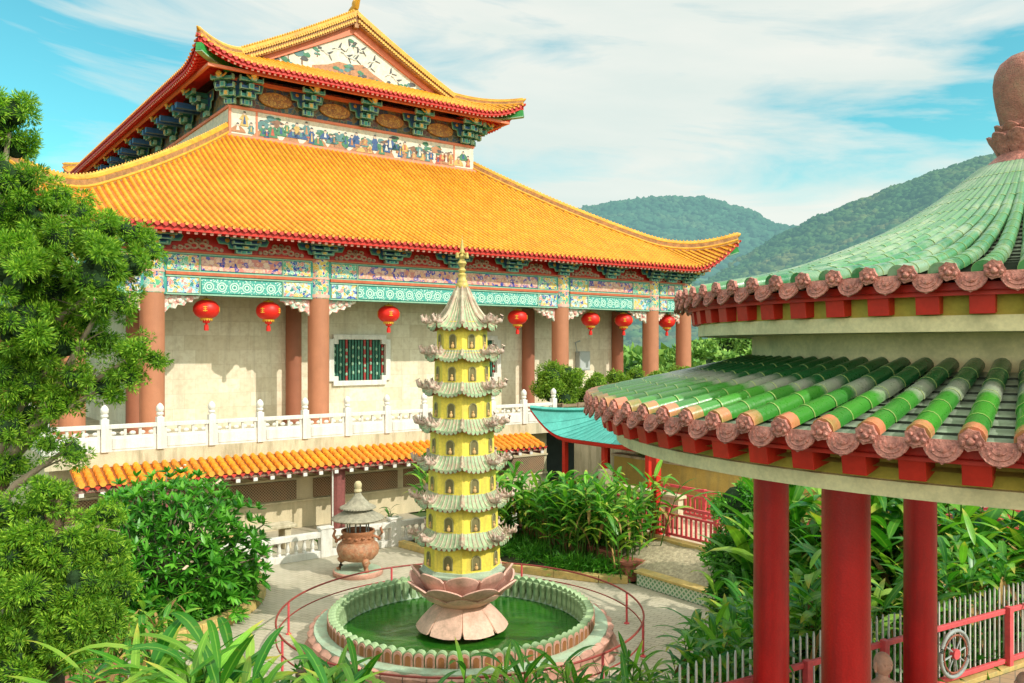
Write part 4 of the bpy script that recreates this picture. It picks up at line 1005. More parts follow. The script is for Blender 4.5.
# ---- incense burner
BX, BY = -4.72, 25.9
ib = root('incense_burner', 'bronze three-legged incense burner with a two-tiered ribbed hat on a round plinth', 'incense burner', (BX, BY, 0), .3); ib.scale = (.93,.93,.95)
b = MB(); b.lathe([(.80,0),(.82,.03),(.82,.13),(.78,.16)], 40); q = b.build('plinth_side', m_poolpink, ib, 40); b = MB(); b.lathe([(0,.163),(.76,.163),(.77,.155)], 40, cap=False); b.build('plinth_top', m_mint, ib)
b = MB(); b.lathe([(.0,.42),(.3,.43),(.52,.50),(.66,.66),(.70,.82),(.66,.96),(.56,1.04),(.50,1.08)], 32); b.build('bowl', m_bronze, ib, 60)
b = MB(); b.lathe([(.50,1.05),(.53,1.10),(.49,1.18),(.50,1.30),(.55,1.36),(.55,1.42),(.50,1.42),(.47,1.2),(0,1.15)], 32)
for k in range(14):
    a = 2*PI*k/14; b.ball((.52*math.cos(a), .52*math.sin(a), 1.2+.03*(k % 2)), (.07,.07,.04), 6, 4)
b.build('neck', m_bronze2, ib, 60)
for k in range(3):
    a = PI/2+.35+2*PI*k/3-PI; ex = Vector((math.cos(a), math.sin(a), 0)); m2 = MB()
    m2.tube([ex*.42+Vector((0,0,.62)), ex*.56+Vector((0,0,.46)), ex*.55+Vector((0,0,.30)), ex*.60+Vector((0,0,.20)), ex*.68+Vector((0,0,.165))], [.14,.13,.075,.08,.06], 8)
    m2.ball(ex*.55+Vector((0,0,.5)), (.12,.12,.10), 8, 6); m2.build('leg', m_bronze, ib, 60)
for sx in (-1, 1):
    m2 = MB(); m2.tube([(sx*.48,0,1.22),(sx*.68,0,1.12),(sx*.80,0,1.28),(sx*.74,0,1.44),(sx*.80,0,1.50)], [.04,.055,.05,.045,.02], 7)
    m2.ball((sx*.7,0,1.1), (.06,.08,.06), 6, 4); m2.build('handle', m_bronze2, ib, 60)
for k in range(6):
    a = 2*PI*k/6+.2; m2 = MB(); m2.tube([(.36*math.cos(a), .36*math.sin(a), 1.2), (.36*math.cos(a), .36*math.sin(a), 1.86)], .025, 6); m2.build('canopy_post', m_grey, ib)
b = MB(); b.lathe([(.34,2.14),(.55,1.98),(.84,1.83),(.86,1.80),(.82,1.76),(.4,1.84)], 72, fl=.018, nf=36); b.build('lower_hat', m_thatch, ib, 30)
b = MB(); b.lathe([(.06,2.72),(.12,2.55),(.24,2.40),(.40,2.25),(.58,2.17),(.59,2.13),(.34,2.12),(.34,1.98)], 72, fl=.018, nf=36); b.build('upper_hat', m_thatch, ib, 30)
b = MB(); b.lathe([(.09,2.62),(.13,2.66),(.12,2.72),(.10,2.74),(.12,2.80),(.125,2.90),(.08,2.98),(0,3.0)], 16); b.build('knob', m_cream_knob, ib, 50)

# ---- low stone balustrade in front of the gallery
def bottle(mb, x, y=0): mb.lathe([(.07,.22),(.07,.27),(.045,.30),(.075,.40),(.05,.52),(.04,.58),(.07,.62),(.07,.66)], 10, (x, y, 0))
lb = root('low_balustrade', 'low cream balustrade with turned balusters at the edge of the paved court', 'balustrade', W(4.0, 26.2, 0), A)
for k in range(7):
    x0 = k*2.6
    b = MB(); b.box(x0-.20, x0+.20, -.13,.13, 0,.93); b.box(x0-.24,x0+.24,-.16,.16,.93,.99); b.build('pier', m_white, lb, bevel=.01)
    if k < 6:
        b = MB(); b.box(x0+.20, x0+2.40, -.10,.10, 0,.22); b.build('plinth_rail', m_white, lb, bevel=.01)
        b = MB(); b.box(x0+.20, x0+2.40, -.11,.11, .66,.84); b.build('top_rail', m_white, lb, bevel=.01)
        for j in range(7):
            b = MB(); bottle(b, x0+.45+j*.283); b.build('baluster', m_white, lb, 50)
# stone trough and table behind it
t = root('stone_table', 'grey stone table behind the low balustrade beside the gallery wall', 'table', W(10.6, 28.2, 0), A)
b = MB(); b.box(-.9,.9,-.4,.4,.74,.84); b.build('table_top', m_concrete, t, bevel=.02)
for s_ in (-.6,.6): b = MB(); b.box(s_-.12,s_+.12,-.3,.3,0,.74); b.build('leg', m_concrete, t, bevel=.02)
t = root('stone_trough', 'long low stone trough on the ground below the lattice vents', 'trough', W(8.6, 28.6, 0), A)
b = MB(); b.box(-1.0,1.0,-.35,.35,.0,.5); b.build('basin', m_concrete, t, bevel=.03)
b = MB(); b.box(-1.0,1.0,-.35,-.27,.5,.62); b.box(-1.0,1.0,.27,.35,.5,.62); b.build('rim', m_curb, t, bevel=.01)
# ================================================================ ROUND PAVILION (near right)
D_ = 10.0; ph_ = math.atan2(1030-CX, F); PVX, PVY = D_*math.sin(ph_), D_*math.cos(ph_)
pv = root('round_pavilion', 'round two-tiered green-tiled pavilion with crimson columns and a lotus finial', 'pavilion', (PVX, PVY, 0))
FRONT = math.atan2(-PVY, -PVX)     # towards the visitor
NAV = 180
# roofs
def ppan(prof, N, name, parent, m):
    # overlapping pan tiles: small steps
    b = MB(); 
    for i in range(len(prof)-1):
        (r0, z0), (r1, z1) = prof[i], prof[i+1]
        b.cm = 0; b.lathe([(r0, z0+.016), (r1, z1)], N, cap=False); b.cm = 1; b.lathe([(r0, z0-.01), (r0+.003, z0+.016)], N, cap=False)
    return b.build(name, [m, m_pedge], parent, 20)
def interp(prof, n):
    out = []; L = [0]
    for i in range(1, len(prof)): L.append(L[-1]+math.hypot(prof[i][0]-prof[i-1][0], prof[i][1]-prof[i-1][1]))
    for k in range(n+1):
        s_ = L[-1]*k/n; i = 1
        while i < len(L)-1 and L[i] < s_: i += 1
        t = (s_-L[i-1])/(L[i]-L[i-1]); a, c = prof[i-1], prof[i]
        out.append((a[0]+(c[0]-a[0])*t, a[1]+(c[1]-a[1])*t))
    return out
def catm(prof, n=6):
    out = []
    for i in range(len(prof)-1):
        p0 = prof[max(0, i-1)]; p1 = prof[i]; p2 = prof[i+1]; p3 = prof[min(len(prof)-1, i+2)]
        for k in range(n):
            t = k/n
            out.append(tuple(.5*((2*p1[j])+(-p0[j]+p2[j])*t+(2*p0[j]-5*p1[j]+4*p2[j]-p3[j])*t*t+(-p0[j]+3*p1[j]-3*p2[j]+p3[j])*t**3) for j in (0, 1)))
    out.append(prof[-1]); return out
def tile_ribs(prof, N, nt, rad, rtop, name, parent, m, minr=0.0, face=True, ph=0):
    pr_ = interp(catm(prof), nt); mb = MB(); NS = 9
    for q in range(N):
        a = FRONT+ph+2*PI*q/N; ex = Vector((math.cos(a), math.sin(a), 0)); ey = Vector((-math.sin(a), math.cos(a), 0)); rid = random.random()*97
        jit = random.uniform(-.004,.004)
        for k in range(nt):
            (r0, z0), (r1, z1) = pr_[k], pr_[k+1]
            if r1 < minr and q % 2: break
            if r1 < minr*.5 and q % 4: break
            ra = rad+(rtop-rad)*k/nt; d = Vector((0,0,0))+ex*(r1-r0)+Vector((0,0,z1-z0)); nrm = d.cross(ey).normalized()
            if nrm.z < 0: nrm = -nrm
            vs = []; ts = []; wj = random.uniform(-.003,.003)
            for (t, rr) in ((-.04, ra*1.0), (.5, ra*.965), (1.0, ra*.90)):
                c = ex*(r0+(r1-r0)*t)+Vector((0,0,z0+(z1-z0)*t))+ey*(jit+wj)
                for j in range(NS):
                    an = PI*(-.06+1.12*j/(NS-1)); vs.append(c+ey*rr*math.cos(an)+nrm*rr*math.sin(an)); ts.append((k+.02+.96*max(0, t), rid, min(1, k/nt*1.3)))
            vs.append(ex*(r0-(r1-r0)*.04)+Vector((0,0,z0))+ey*jit); ts.append((k+.98, rid, 0))
            mb.add(vs, [(s_*NS+j, s_*NS+j+1, (s_+1)*NS+j+1, (s_+1)*NS+j) for s_ in (0, 1) for j in range(NS-1)]+[(j+1, j, 3*NS) for j in range(NS-1)], ts)
    return mb.build(name, m, parent, 40)
def eave(r_, z, N, parent, ph, sc, slope):
    md = MB(); dr = MB(); orr = MB()
    for q in range(N):
        a = FRONT+ph+2*PI*q/N; ex = Vector((math.cos(a), math.sin(a), 0)); ey = Vector((-math.sin(a), math.cos(a), 0)); c = ex*(r_+.02)+Vector((0,0,z+.0))
        # medallion : lion mask
        n_ = 14; R0 = .068*sc
        md.poly([(R0*(1+.08*math.cos(7*2*PI*j/n_))*math.cos(2*PI*j/n_), R0*(1+.08*math.cos(7*2*PI*j/n_))*math.sin(2*PI*j/n_)) for j in range(n_)], c, ey, (0,0,1), ex, .03*sc)
        f = c+ex*.03*sc
        md.ball(f+Vector((0,0,-.008))*sc, (.026*sc,)*3, 8, 5)
        for s_ in (-1, 1): md.ball(f+ey*.028*s_*sc+Vector((0,0,.02))*sc, (.016*sc,)*3, 6, 4); md.ball(f+ey*.045*s_*sc+Vector((0,0,-.02))*sc, (.02*sc,)*3, 6, 4)
        md.tube([f+ey*(-.035*sc)+Vector((0,0,-.04*sc)), f+Vector((0,0,-.052*sc)), f+ey*(.035*sc)+Vector((0,0,-.04*sc))], .009*sc, 5)
        for kk in range(7):
            an = PI*kk/6; md.ball(f-ex*.008+ey*(.056*sc*math.cos(an))+Vector((0,0,.056*sc*math.sin(an))), .012*sc, 5, 4)
        orr.tube([c-ex*.02+Vector((0,0,.002)), c-ex*.12*sc+Vector((0,0,.12*slope*sc+.002))], .064*sc, 12)
        # scalloped drip tile between
        a2 = a+PI/N; ex = Vector((math.cos(a2), math.sin(a2), 0)); ey = Vector((-math.sin(a2), math.cos(a2), 0)); W_ = PI*r_/N*.76; c = ex*(r_+.012)+Vector((0,0,z-.035*sc)); H_ = .13*sc
        out = [(-W_,.03*sc)]+[(-W_*math.cos(PI*j/10)*1.0, -H_*(math.sin(PI*j/10)**.9*.86+(.14 if j == 5 else 0))) for j in range(11)]+[(W_,.03*sc)]
        tilt = (ex*.35+Vector((0,0,-1))).normalized()*-1
        dr.poly(out, c, ey, tilt, ex, .016)
        for rr in (.86, .60, .34):
            pts = [c+ex*.018+ey*(-W_*rr*math.cos(PI*j/8))+tilt*(-H_*rr*math.sin(PI*j/8)**.8-.004) for j in range(9)]; dr.tube(pts, .0065*sc, 4)
        dr.ball(c+ex*.02+tilt*(-H_*.3), (.018*sc,)*3, 6, 4)
        for s_ in (-1, 1): dr.ball(c+ex*.018+ey*s_*W_*.5+tilt*(-H_*.35), (.013*sc,)*3, 6, 4)
    md.build('mask_medallions', m_terra, parent, 50); dr.build('scallop_drip_tiles', m_terra, parent)
lowprof = [(4.42,6.42),(3.9,6.53),(3.35,6.65),(2.70,6.81)]
upprof = [(3.46,7.47),(2.95,7.56),(2.35,7.70),(1.745,7.92),(1.28,8.13),(.83,8.42),(.44,8.74)]
b = MB(); b.lathe([(4.36,6.28),(2.7,6.66)], 96, cap=False)
lr = b.build('lower_roof', m_red, pv)
ppan(interp([(p[0], p[1]-.05) for p in catm(lowprof)], 9), 128, 'pan_tiles', lr, m_ppan)
tile_ribs(lowprof, 96, 6, .075, .068, 'tile_ribs', lr, m_ptile)
eave(4.42, 6.41, 96, lr, 0, .95, .2)
b = MB(); b.lathe([(3.42,7.34),(2.4,7.5)], 96, cap=False)
ur = b.build('upper_roof', m_red, pv)
ppan(interp([(p[0], p[1]-.045) for p in catm(upprof)], 26), 128, 'pan_tiles', ur, m_ppan)
tile_ribs(upprof, 80, 15, .074, .045, 'tile_ribs', ur, m_ptile_up, 0.0)
eave(3.46, 7.47, 80, ur, .02, .95, .2)
# rafters
def rafters(N, r0, r1, z0, z1, w, h, parent, zin):
    mb = MB()
    for q in range(N):
        a = FRONT+.02+2*PI*q/N; ex = Vector((math.cos(a), math.sin(a), 0)); mb.bar(ex*r1+Vector((0,0,(z0+z1)/2)), ex*r0+Vector((0,0,(z0+z1)/2+zin)), w, z1-z0)
    mb.build('rafter_blocks', m_red, parent, bevel=.004)
rafters(76, 3.2, 4.30, 6.12, 6.27, .16, .14, lr, .2)
b = MB(); b.lathe([(4.28,6.25),(4.33,6.25),(4.33,6.36),(4.28,6.36)], 96, cap=False); b.build('red_fascia', m_red, lr)
b = MB(); b.lathe([(4.20,6.18),(3.0,6.34)], 96, cap=False); b.lathe([(4.08,6.07),(4.08,6.32)], 96, cap=False); b.build('ochre_soffit', m_pyellow, lr)
rafters(60, 2.9, 3.34, 7.18, 7.335, .16, .15, ur, .05)
b = MB(); b.lathe([(3.34,7.31),(3.38,7.31),(3.38,7.40),(3.34,7.40)], 96, cap=False); b.build('red_fascia', m_red, ur)
b = MB(); b.lathe([(3.24,7.17),(3.24,7.34),(2.6,7.36)], 96, cap=False); b.build('ochre_soffit', m_pyellow, ur)
# ring beams and drum
b = MB(); b.lathe([(2.62,7.06),(3.27,7.06),(3.27,7.175),(2.6,7.176)], 96, cap=False); b.build('upper_ring_beam', m_pbeam, pv, 40)
b = MB(); b.lathe([(2.70,6.60),(2.70,7.07)], 96, cap=False); b.build('drum', m_pbeam, pv, 40)
b = MB(); b.lathe([(3.55,5.98),(4.14,5.98),(4.15,6.085),(3.55,6.09)], 96, cap=False); b.lathe([(2.3,5.98),(2.9,5.98),(2.9,6.3),(2.3,6.3)], 96, cap=False); b.lathe([(2.9,6.2),(3.6,6.12)], 96, cap=False); b.build('lower_ring_beam', m_pbeam, pv, 40)
b = MB(); b.lathe([(0,6.32),(2.8,6.30)], 48, cap=False); b.build('ceiling', m_pbeam, pv)
for k in range(6):
    a = FRONT-R(31.7)+k*PI/3 + 0
    mb = MB(); mb.lathe([(.24,2.0),(.24,2.12),(.205,2.16),(.20,6.0)], 32)
    mb.build('column', m_pcol, pv, 40, loc=(2.6*math.cos(a), 2.6*math.sin(a), 0))
# finial
b = MB(); FZ = .0
b.lathe([(.25,9.18),(.27,9.24),(.305,9.40),(.325,9.53),(.33,9.62),(.315,9.73),(.27,9.82),(.19,9.885),(.1,9.92),(0,9.93)], 40)
fo = b.build('finial_bulb', m_bulb, pv, 60)
b = MB(); b.lathe([(.22,8.6),(.26,8.86),(.30,9.08),(.26,9.2),(.1,9.2)], 32); b.build('finial_core', m_bulb, pv, 50)
for k in range(10):
    mb = MB(); petal(mb, FRONT+.3+k*2*PI/10, .27, .36, 8.86, 9.07, .115, .03, .02, .5, .02); mb.build('finial_petal', m_terra, pv, 50)
for k in range(12):
    mb = MB(); petal(mb, FRONT+k*2*PI/12, .28, .49, 8.90, 8.70, .125, .0, .015, -.4, .02); mb.build('finial_skirt_petal', m_terra, pv, 50)
for k in range(10):
    mb = MB(); petal(mb, FRONT+k*2*PI/10, .25, .31, 9.05, 9.16, .09, .02, .015, .5, .02); mb.build('finial_collar_petal', m_bulb, pv, 50)
# ================================================================ TERRAIN, WALKWAY, FENCES, KIOSK
def smooth(t): t = min(1, max(0, t)); return t*t*(3-2*t)
L0 = (3.66, 10.74); LD = (.868, .497); LN = (-.497, .868)
def sdist(X, Y): return (X-L0[0])*LN[0]+(Y-L0[1])*LN[1]
def bankz(X, Y):
    s_ = sdist(X, Y)
    return -.06+2.06*(1-smooth((s_-.2)/4.3))
def Hg(X, Y):
    d = math.hypot(X, Y-20); return -.07-22*smooth((d-75)/260)
rad = [0,10,20,40,60,75,90,110,140,180,230,300,400,600,900,1400,2200,4000,8000]
rows = [[(r_*math.cos(2*PI*k/72), 20+r_*math.sin(2*PI*k/72), Hg(r_*math.cos(2*PI*k/72), 20+r_*math.sin(2*PI*k/72))) for k in range(73)] for r_ in rad]
b = MB(); b.sheet(rows); g = b.build('ground', pm('grassy_ground', (.07,.12,.035), .95, .4, .05, .3, 2, (.12,.10,.05), .4), None, 60); tag(g, kind='structure')
def uvpoly(pts, z): return [W(u, v, z) for u, v in pts]
b = MB(); b.add(uvpoly([(-8,4),(17.65,4),(17.65,31),(-8,31)], 0.0), [(0,1,2,3)]); o = b.build('court_paving', m_paver); tag(o, kind='structure')
b = MB(); xs = [-18+i*.6 for i in range(72)]; ys = [-4+i*.6 for i in range(48)]
b.sheet([[(x, y, bankz(x, y)+.05*math.sin(x*3.1+y)*math.sin(y*2.3)*(1 if .3 < sdist(x, y) < 4 else 0)) for y in ys] for x in xs])
o = b.build('planted_bank', m_soil, None, 60); tag(o, kind='structure')
b = MB(); q = []
for (t, s_) in ((-3,-.12),(14,-.12),(14,-9),(-3,-9)): q.append((L0[0]+LD[0]*t+LN[0]*s_, L0[1]+LD[1]*t+LN[1]*s_, 2.006))
b.add(q, [(0,1,2,3)])
def brtile():
    s = NT('brown_floor_tile'); b_ = s.n('ShaderNodeTexBrick', offset=0); s.L.new(s.obj((1,1,1), (0,0,R(30))), b_.inputs['Vector']); b_.inputs['Scale'].default_value = 1
    b_.inputs['Brick Width'].default_value = .2; b_.inputs['Row Height'].default_value = .2; b_.inputs['Mortar Size'].default_value = .008
    b_.inputs['Color1'].default_value = (.36,.24,.14,1); b_.inputs['Color2'].default_value = (.44,.30,.18,1); b_.inputs['Mortar'].default_value = (.2,.17,.12,1)
    return s.fin(b_.outputs[0], .6)
o = b.build('pavilion_terrace', brtile()); tag(o, kind='structure')

# picket fence behind the pavilion
pf = root('picket_fence', 'pale picket fence with red rails and posts behind the round pavilion', 'fence', (L0[0], L0[1], 2.0), math.atan2(LD[1], LD[0]))
def fpart(fn, name, m, bev=0, x=0):
    b = MB(); fn(b); return b.build(name, m, pf, bevel=bev, loc=(x,0,0))
fpart(lambda b: b.box(-2,11,-.03,.03,.86,.93), 'top_rail', m_pinkfence, .008)
fpart(lambda b: b.box(-2,11,-.03,.03,.10,.17), 'bottom_rail', m_pinkfence, .008)
fpart(lambda b: b.box(-2,11,-.10,.10,-.02,.07), 'kerb', m_curb, .01)
for t_ in (-1.45, .09, 1.6, 4.54, 7.5, 10.5): fpart(lambda b: b.box(-.05,.05,-.09,.0,0,.97), 'fence_post', m_pinkfence, .008, t_)
pk0 = fpart(lambda b: (b.box(-.011,.011,.03,.05,.07,1.22), b.poly([(-.011,0),(.011,0),(0,.05)], (0,.05,1.22), (1,0,0), (0,0,1), (0,-1,0), .02)), 'picket', m_picket, 0, -1.95)
for k in range(1, 96):
    c = pk0.copy(); COL.objects.link(c); c.parent = pf; c.location = (-1.95+k*.125, 0, random.uniform(-.01,.01))
wc = (3.1, -.09, .52)
b = MB(); b.tube([(wc[0]+.33*math.cos(a), wc[1], wc[2]+.33*math.sin(a)) for a in [2*PI*k/32 for k in range(33)]], .028, 8, cap=False); wh = b.build('dharma_wheel', m_grey, pf, 60)
b = MB(); b.tube([(wc[0]+.27*math.cos(a), wc[1]-.01, wc[2]+.27*math.sin(a)) for a in [2*PI*k/32 for k in range(33)]], .014, 6, cap=False); b.build('wheel_inner_ring', m_brick, wh)
b = MB()
for k in range(8): a = PI*k/4+.2; b.tube([(wc[0], wc[1], wc[2]), (wc[0]+.31*math.cos(a), wc[1], wc[2]+.31*math.sin(a))], .013, 6)
b.build('wheel_spokes', m_grey, wh)
b = MB(); b.tube([(wc[0],wc[1]-.04,wc[2]),(wc[0],wc[1]+.03,wc[2])], .075, 14); b.build('wheel_hub', m_pinkfence, wh)

# ---- seated monk statues
def statue(label, X, Y, ztop, turn):
    t = root('monk_statue', label, 'statue', (X, Y, ztop-1.0), turn)
    b = MB(); N_ = 28; M_ = 22; vs = []
    for i in range(M_+1):
        th = PI*i/M_
        for j in range(N_):
            a = 2*PI*j/N_; x = math.sin(th)*math.cos(a); y = math.sin(th)*math.sin(a); z = math.cos(th)
            rx, ry, rz = .098, .112, .135
            if z < 0: rx *= 1-.25*z*z; ry *= 1-.16*z*z
            p = [x*rx, y*ry, z*rz]
            if y < 0:          # face looks to -y
                fx = x/.9; 
                p[1] -= .032*math.exp(-((x)/.16)**2-((z+.12)/.22)**2)      # nose
                p[1] += .014*math.exp(-((abs(x)-.36)/.16)**2-((z-.10)/.12)**2)  # eye sockets
                p[1] -= .010*math.exp(-((x)/.55)**2-((z-.28)/.10)**2)       # brow
                p[1] -= .012*math.exp(-((x)/.26)**2-((z+.48)/.07)**2)      # lips
                p[1] += .008*math.exp(-((x)/.3)**2-((z+.58)/.05)**2)
                p[1] -= .014*math.exp(-((x)/.3)**2-((z+.78)/.12)**2)       # chin
            vs.append((p[0], p[1], p[2]+.865))
    b.add(vs, [(i*N_+j, (i+1)*N_+j, (i+1)*N_+(j+1) % N_, i*N_+(j+1) % N_) for i in range(M_) for j in range(N_)])
    for s_ in (-1, 1):
        b.ball((s_*.100,.005,.85), (.018,.03,.055), 8, 6); b.ball((s_*.098,.0,.80), (.014,.02,.03), 6, 5)
        b.ball((s_*.038,-.098,.880), (.020,.012,.009), 8, 5)
    # neck, shoulders, torso as one lathe-like loft
    prof = [(.052,.050,.76),(.056,.054,.72),(.085,.07,.695),(.16,.09,.66),(.20,.105,.61),(.205,.115,.52),(.185,.12,.40),(.18,.125,.28),(.22,.16,.20),(.34,.26,.14),(.36,.28,.06),(.33,.26,0)]
    vs = []
    for rx, ry, z in prof:
        for j in range(24): a = 2*PI*j/24; vs.append((rx*math.cos(a), ry*math.sin(a), z))
    b.add(vs, [(i*24+j, i*24+(j+1) % 24, (i+1)*24+(j+1) % 24, (i+1)*24+j) for i in range(len(prof)-1) for j in range(24)]+[tuple(range(24))])
    for s_ in (-1, 1): b.tube([(s_*.19,0,.62),(s_*.235,-.02,.45),(s_*.20,-.12,.30),(s_*.06,-.20,.26)], [.058,.052,.045,.032], 10)
    b.build('body', m_statue, t, 80)
    b = MB(); b.tube([(-.17,-.02,.66),(-.05,-.10,.58),(.08,-.12,.48),(.17,-.11,.38)], [.02,.028,.03,.025], 8); b.build('robe_fold', m_terra, t, 50)
    b = MB(); h = ztop-1.0-2.0
    b.box(-.36,.36,-.30,.30,-h,-.06); b.box(-.42,.42,-.36,.36,-.06,0); b.build('pedestal', m_concrete, t, bevel=.015)
p = P(883, 652, 9.6); statue('brown stone monk statue with a shaved head beside the thick near column', p[0], p[1], p[2], R(15))
p = P(1026, 672, 9.2); statue('brown stone monk statue cut off by the right border', p[0], p[1], p[2], R(-10))

# ---- raised walkway, its fences and the retaining walls, on the temple grid
def gthing(name, label, cat, u, v, z=0, group=None): return root(name, label, cat, W(u, v, z), A, group)
def wz(v): return .95+1.15*smooth((15.5-v)/6.5)        # walkway floor height
b = MB(); vs_ = [23.5-i*.5 for i in range(44)]
b.sheet([[W(19.6, v, wz(v)) for v in vs_], [W(23.6, v, wz(v)) for v in vs_]]); b.sheet([[W(19.6, v, wz(v)) for v in vs_], [W(19.6, v, -.05) for v in vs_]])
o = b.build('walkway', m_concrete); tag(o, kind='structure')
def wfence(label, u, va, vb, base, n):
    t = gthing('walkway_fence', label, 'fence', u, 0)
    K = 4
    def seg(v0, v1, z0, z1, w, h, name, m):
        b = MB(); b.bar((0, v0, z0), (0, v1, z1), w, h); b.build(name, m, t, bevel=.006)
    L = va-vb
    for k in range(n):
        v0 = va-L*k/n; v1 = va-L*(k+1)/n; z0 = base(v0); z1 = base(v1)
        b = MB(); b.box(-.06,.06,v0-.06,v0+.06,z0,z0+1.06); b.build('fence_post', m_pinkfence, t, bevel=.01)
        seg(v0-.06, v1+.06, z0+1.0, z1+1.0, .08, .09, 'top_rail', m_pinkfence); seg(v0-.06, v1+.06, z0+.74, z1+.74, .06, .07, 'middle_rail', m_pinkfence); seg(v0-.06, v1+.06, z0+.12, z1+.12, .06, .08, 'bottom_rail', m_pinkfence)
        nb_ = max(3, int((v0-v1)/.19)); b = MB()
        for j in range(1, nb_):
            v = v0+(v1-v0)*j/nb_; z = z0+(z1-z0)*j/nb_; b.box(-.02,.02,v-.035,v+.035,z+.14,z+.72)
        b.build('slat_panel', m_pinkfence, t)
    return t
wfence('rose-red slatted fence on the near edge of the raised walkway', 19.9, 22.3, 5.0, wz, 9)
wfence('rose-red slatted fence on the far edge of the raised walkway', 22.4, 21.0, 4.0, lambda v: wz(v)+.1, 9)
for (u, v, h, lb) in ((19.9, 18.95, 3.3, 'tall red post standing on the walkway fence above the rough wall'), (21.9, 9.5, 2.9, 'tall red post of the walkway seen right of the pavilion columns')):
    t = gthing('tall_post', lb, 'post', u, v, wz(v)); b = MB(); b.box(-.11,.11,-.11,.11,0,h); b.build('shaft', m_red, t, bevel=.012)
    b = MB(); b.box(-.16,.16,-.16,.16,h,h+.12); b.box(-.15,.15,-.15,.15,0,.12); b.build('cap_and_foot', m_red, t, bevel=.01)
t = gthing('roughcast_wall', 'sloping roughcast stone embankment below the walkway fence', 'wall', 0, 0)
b = MB(); vv = [19.6-i*.4 for i in range(18)]
b.sheet([[(17.9+.6*k/6*1.0+1.1*(k/6)**2, v, .36+.58*(k/6)+.03*math.sin(v*5+k*2)) for k in range(7)] for v in vv]); b.build('rough_face', m_stone, t, 60)
b = MB(); b.box(19.45,19.8,11,22.4,.90,1.0); b.build('coping', m_curb, t, bevel=.01)
t = gthing('diamond_tile_wall', 'low wall faced with green diamond tiles at the edge of the court', 'wall', 17.75, 0)
b = MB(); b.box(-.08,.1,11.5,17.6,0,.36); b.build('tiled_face', m_diam, t); b = MB(); b.box(-.16,.22,11.45,17.65,.36,.44); b.build('coping', m_curb, t, bevel=.015)
t = gthing('ochre_retaining_wall', 'weathered ochre retaining wall with planting on top behind the walkway', 'wall', 23.8, 0)
b = MB(); b.box(0,.35,0,25,0,2.55); b.build('wall_face', m_ochre, t); b = MB(); b.box(-.08,.42,0,25.1,2.55,2.65); b.build('coping', m_concrete, t, bevel=.01)
b = MB(); b.box(.35,2.2,0,25,0,2.5); b.build('planter_soil', m_soil, t); b = MB(); b.box(2.2,2.5,0,30,0,3.5); b.build('upper_wall', m_concrete, t)
t = gthing('ramp_parapet', 'short grey concrete parapet beside the kiosk posts', 'wall', 21.1, 20.8, 1.0)
b = MB(); b.box(-.12,.12,-1.8,1.6,0,.95); b.build('parapet', m_concrete, t); b = MB(); b.box(-.18,.18,-1.9,1.7,.95,1.05); b.build('coping', m_creamwall, t, bevel=.01)
b = MB(); b.box(-.2,.2,1.6,2.0,0,1.5); b.build('pier', m_concrete, t, bevel=.02)

# flower beds
def bed(name_lb, pts, z, h=.22):
    t = root('flower_bed_kerb', name_lb, 'kerb', (0,0,0)); b = MB()
    for i in range(len(pts)-1): b.bar((*pts[i], h/2), (*pts[i+1], h/2), .26, h)
    b.build('kerb_stones', m_curb, t, bevel=.02); return t
p_ = [W(u, v)[:2] for u, v in ((17.6,17.9),(17.0,18.5),(16.3,19.7),(15.6,21.2),(14.9,23),(14.5,25.9))]
bed('yellow kerb curving round the bed behind the pagoda', p_, 0)
b = MB(); q = [W(u, v, .17) for u, v in ((17.6,17.9),(17.0,18.5),(16.3,19.7),(15.6,21.2),(14.9,23),(14.5,25.9),(19.5,25.9),(19.5,17.9))]; b.add(q, [tuple(range(8))]); o = b.build('bed_soil', m_soil); tag(o, kind='structure')
arc = [(-11.5+4.6*math.cos(R(a)), 22.6+4.6*math.sin(R(a))) for a in range(-95, 96, 5)]
bed('curved yellow kerb around the frangipani bed on the left', arc, 0, .3)
b = MB(); b.lathe([(0,.24),(4.55,.24)], 60, (-11.5,22.6,0), cap=False); o = b.build('bed_soil', m_soil); tag(o, kind='structure')
t = gthing('brick_planter', 'stepped red-brick planter wall beside the rough embankment', 'planter', 17.7, 18.1)
b = MB(); b.box(-.1,.75,-.2,.5,0,.5); b.box(-.14,.8,-.24,.54,.5,.58); b.box(0,.3,.5,5.5,.0,.68); b.box(-.04,.34,.55,5.5,.68,.75); b.build('brickwork', m_brick, t, bevel=.01)
t = root('brick_planter', 'small red-brick planter corner under the juniper at lower left', 'planter', P(92, 660, 15.5)[:2]+(0,), .6)
b = MB(); b.box(-.8,.5,-.3,.3,0,.85); b.cm = 1; b.box(-.85,.55,-.35,.35,.85,.98); b.build('brickwork', [m_concrete, m_brick], t, bevel=.015)

